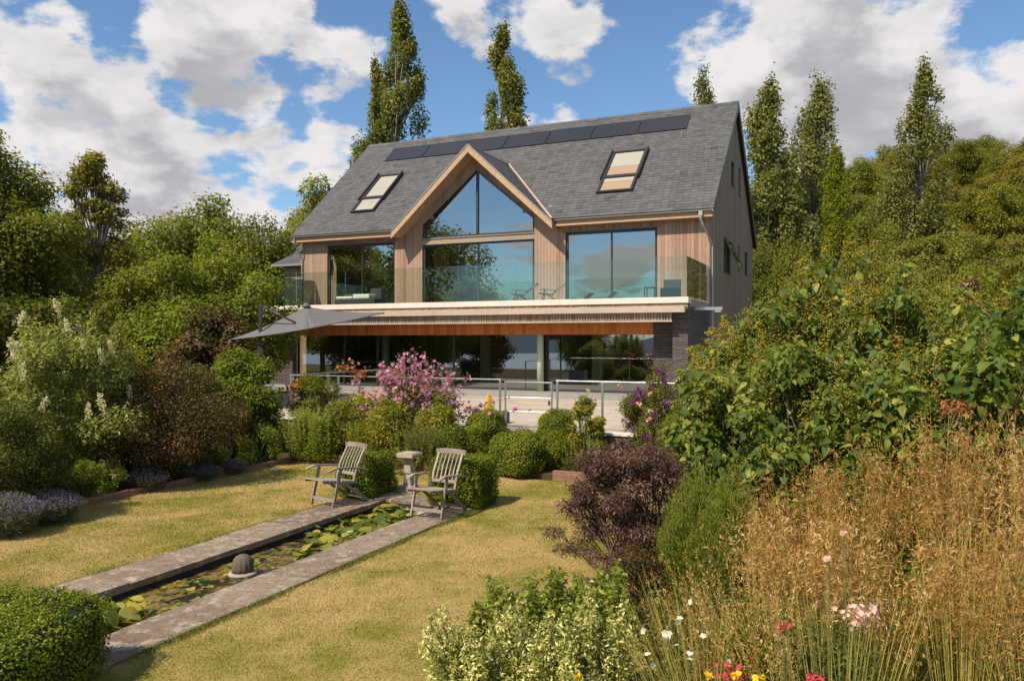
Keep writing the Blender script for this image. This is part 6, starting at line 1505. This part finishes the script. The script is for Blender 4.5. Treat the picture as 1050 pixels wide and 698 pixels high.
# reddish fine grass leaning to the left, in front of the elder
rg = np.random.default_rng(720)
def fine_grass(px, Y, H, n, seed, lb, mat, lean=(-.35, 0), w=.0028, R_=.2, tip=.0, z0=0.0, heads=True):
    rg = np.random.default_rng(seed); t = empty('fine_grass', (at(px, Y), Y, z0), 0, lb, 'grass', 'fine leaning grasses on the right'); a = rg.random(n)*6.28; q = np.sqrt(rg.random(n))
    B = np.stack([q*np.cos(a)*R_*.5, q*np.sin(a)*R_*.5, 0*a], 1); hh = H*(.7+.35*rg.random(n)); T = np.stack([q*np.cos(a)*R_*2.2+lean[0]*hh*rg.random(n), q*np.sin(a)*R_*2+lean[1]*hh*rg.random(n), hh], 1); C_ = (B+T)/2; C_[:, 2] *= 1.15
    s = np.linspace(0, 1, 7)[None, :, None]; P = B[:, None]*(1-s)**2+C_[:, None]*2*s*(1-s)+T[:, None]*s*s; side = unit(np.cross(unit(T-B), rg.normal(size=(n, 3))))[:, None]*w*np.linspace(1, .4, 7)[None, :, None]
    V = np.stack([P-side, P+side], 2).reshape(-1, 3); qd = np.array([[2*i, 2*i+1, 2*i+3, 2*i+2] for i in range(6)]); F = (np.arange(n)[:, None, None]*14+qd[None]).reshape(-1, 4); np_mesh('blades', V, F, np.repeat(rg.random(n), 14), M['L_culm'], t)
    if heads:
        per = 26; s = (.70+.30*rg.random((n, per)))[..., None]; Q = (B[:, None]*(1-s)**2+C_[:, None]*2*s*(1-s)+T[:, None]*s*s).reshape(-1, 3)+rg.normal(size=(n*per, 3))*.008; A = np.repeat(unit(T-C_), per, 0)+rg.normal(size=(n*per, 3))*.3
        V, F, r = leaf_arrays(Q, rg.normal(size=(n*per, 3)), A, .028, .006, rg.random(n*per)); np_mesh('flower_heads', V, F, r, M[mat], t)
fine_grass(775, 5.2, 1.22, 90, 721, 'reddish fine grass leaning left in front of the elder', 'L_straw', (-.45, 0))
fine_grass(810, 4.9, 1.15, 90, 722, 'reddish fine grass fan above the red and yellow flowers', 'L_straw', (-.35, 0))
fine_grass(720, 5.0, 1.15, 110, 723, 'low straw coloured grass right of the variegated shrub', 'L_straw', (-.4, 0), heads=False)
fine_grass(985, 4.6, 1.55, 90, 724, 'upright green and yellow grass stems in the right foreground', 'L_straw', (.0, 0), R_=.12, heads=False)
fine_grass(860, 4.4, 1.3, 70, 725, 'upright green stems behind the pink flower cluster', 'L_straw', (.1, 0), R_=.2, heads=False)
# low green filler below the grasses
for i, (px, Y, top, R_, mt, lb) in enumerate(((700, 5.6, 600, .45, 'L_olive', 'dull green undergrowth right of the variegated shrub'), (780, 5.2, 615, .45, 'L_bright', 'green undergrowth under the leaning grass'), (860, 4.8, 610, .45, 'L_olive', 'olive undergrowth in the middle foreground'), (940, 5.3, 560, .5, 'L_bright', 'green undergrowth between the oat clumps'), (1030, 5.0, 560, .5, 'L_olive', 'olive undergrowth at the right edge'), (905, 6.6, 500, .6, 'L_mid', 'green undergrowth behind the middle oat clumps'), (1010, 6.4, 490, .6, 'L_olive', 'olive undergrowth behind the right oat clumps'), (740, 6.6, 590, .45, 'L_dark', 'dark undergrowth at the foot of the elder'))):
    sh('undergrowth_plant', px, Y, top, R_, 740+i, mt, lb, nleaf=5200, size=.04, nclump=24, aspect=.3, group='undergrowth of the right border')
# flowers in the lower right
def flower_plant(px, py, Y, seed, mat, lb, n, size, spread, petals=5, name='flowering_plant', cup=.3, stems=8):
    rg = np.random.default_rng(seed); z = zt(py, Y); t = empty(name, (at(px, Y), Y, 0), 0, lb, 'flower'); P = np.array([0, 0, z])+rg.normal(size=(n, 3))*np.array([spread, spread*.6, spread*.6])
    for i in range(min(n, 12)) if n <= 12 else [None]:
        q = P[i:i+1] if i is not None else P; blossoms('flower_head', q, size, M[mat], t, rg, petals, .6, cup=cup)
    spikes('stems', [(rg.normal()*.03, rg.normal()*.03, 0) for _ in range(min(stems, n))], [P[i] for i in range(min(stems, n))], M['stem'], t, .0022)
    leafy_stems(t, 0, 0, .06, .06, z*.9, 8, rg, 'L_bright', sz=.05, per=16, z0=.02)
flower_plant(880, 631, 3.9, 801, 'P_rose', 'pale pink flower cluster among the grasses at lower right', 80, .016, .045)
flower_plant(848, 573, 4.6, 802, 'P_rose', 'single small pink flower among the oat stems', 10, .02, .012)
flower_plant(866, 546, 5.0, 803, 'P_rose', 'faded pink flower deep in the oat grass', 10, .02, .015)
flower_plant(832, 697, 3.6, 804, 'P_red', 'pinkish red flower head at the bottom edge', 30, .014, .02)
flower_plant(752, 689, 3.9, 805, 'P_red', 'red flower cluster at the bottom edge', 60, .013, .05)
for i, (px, py, lb) in enumerate(((727, 693, 'yellow flower head at the bottom edge, left of the three'), (755, 692, 'yellow flower head at the bottom edge, middle one'), (777, 695, 'yellow flower head at the bottom edge, rightmost'), (594, 694, 'small yellow flower beside the variegated shrub'))):
    flower_plant(px, py, 3.85, 810+i, 'P_yellow', lb, 8, .018, .010, 8)
flower_plant(806, 643, 4.4, 820, 'P_red', 'dark red flowers half hidden in the undergrowth', 24, .013, .03)
flower_plant(688, 668, 4.7, 821, 'P_white', 'scattered tiny white flowers right of the variegated shrub', 9, .026, .12, name='white_flowers')
flower_plant(678, 643, 5.0, 822, 'P_white', 'white flowers above the tiny white ones', 8, .026, .10, name='white_flowers')

# ---- variegated shrub at the bottom centre
def varieg():
    rg = np.random.default_rng(19)
    def spires(px, Y, lst, sd_, lb, n=9000, mat='L_lime', nm='green_shrub', w=.10, sz=.05):
        rg = np.random.default_rng(sd_); tt = empty(nm, (at(px, Y), Y, 0), 0, lb, 'shrub'); C = []
        for (qx, top) in lst:
            x = at(qx, Y)-at(px, Y); h = zt(top, Y); y = rg.normal()*.12
            for k in range(7): f = k/6; C.append([x*(.55+.45*f)+rg.normal()*.02, y, h*(.25+.72*f)-.05, w*(1.15-.75*f), w*(1.15-.75*f), h*.10])
        C = np.array(C); foliage('foliage', C, n, sz, M[mat], tt, rg, .42, .5, .8, .15, droop=-.6, zmin=.02); branches('stems', (0, 0, -.05), C[6::7], M['stem'], tt, .01, (0, 0, 1), rg, 1, .004, multi=.2, tips=1)
    spires(565, 5.8, [(rg.uniform(496, 640), rg.uniform(586, 634)) for _ in range(58)], 903, 'fresh green upright shoots behind the variegated shrub', 46000)
    spires(484, 5.6, [(474, 640), (484, 622), (492, 634), (480, 655), (498, 648)], 904, 'green shoots at the left side of the variegated shrub', 4500)
    spires(628, 5.6, [(628, 572), (618, 590), (638, 588), (610, 602), (632, 606)], 905, 'tallest green shoots in front of the purple elder', 5000)
    spires(505, 5.15, [(rg.uniform(436, 560), 628+abs(q-.35)*60+rg.uniform(-22, 36)) for q in rg.random(60)], 911, 'cream and green variegated shrub at the bottom centre, left half', 36000, 'L_varieg', 'variegated_shrub', .085, .032)
    spires(600, 5.1, [(rg.uniform(552, 655), 630+rg.uniform(-20, 40)) for q in rg.random(46)], 912, 'cream variegated shrub at the bottom centre, next to the white flowers', 28000, 'L_varieg', 'variegated_shrub', .085, .032)
    flower_plant(565, 598, 6.0, 906, 'P_lav', 'violet blue flower beside the green shoots', 10, .02, .02)
    flower_plant(530, 610, 5.9, 907, 'P_lav', 'faint blue flowers behind the variegated shrub', 10, .018, .05)
varieg()
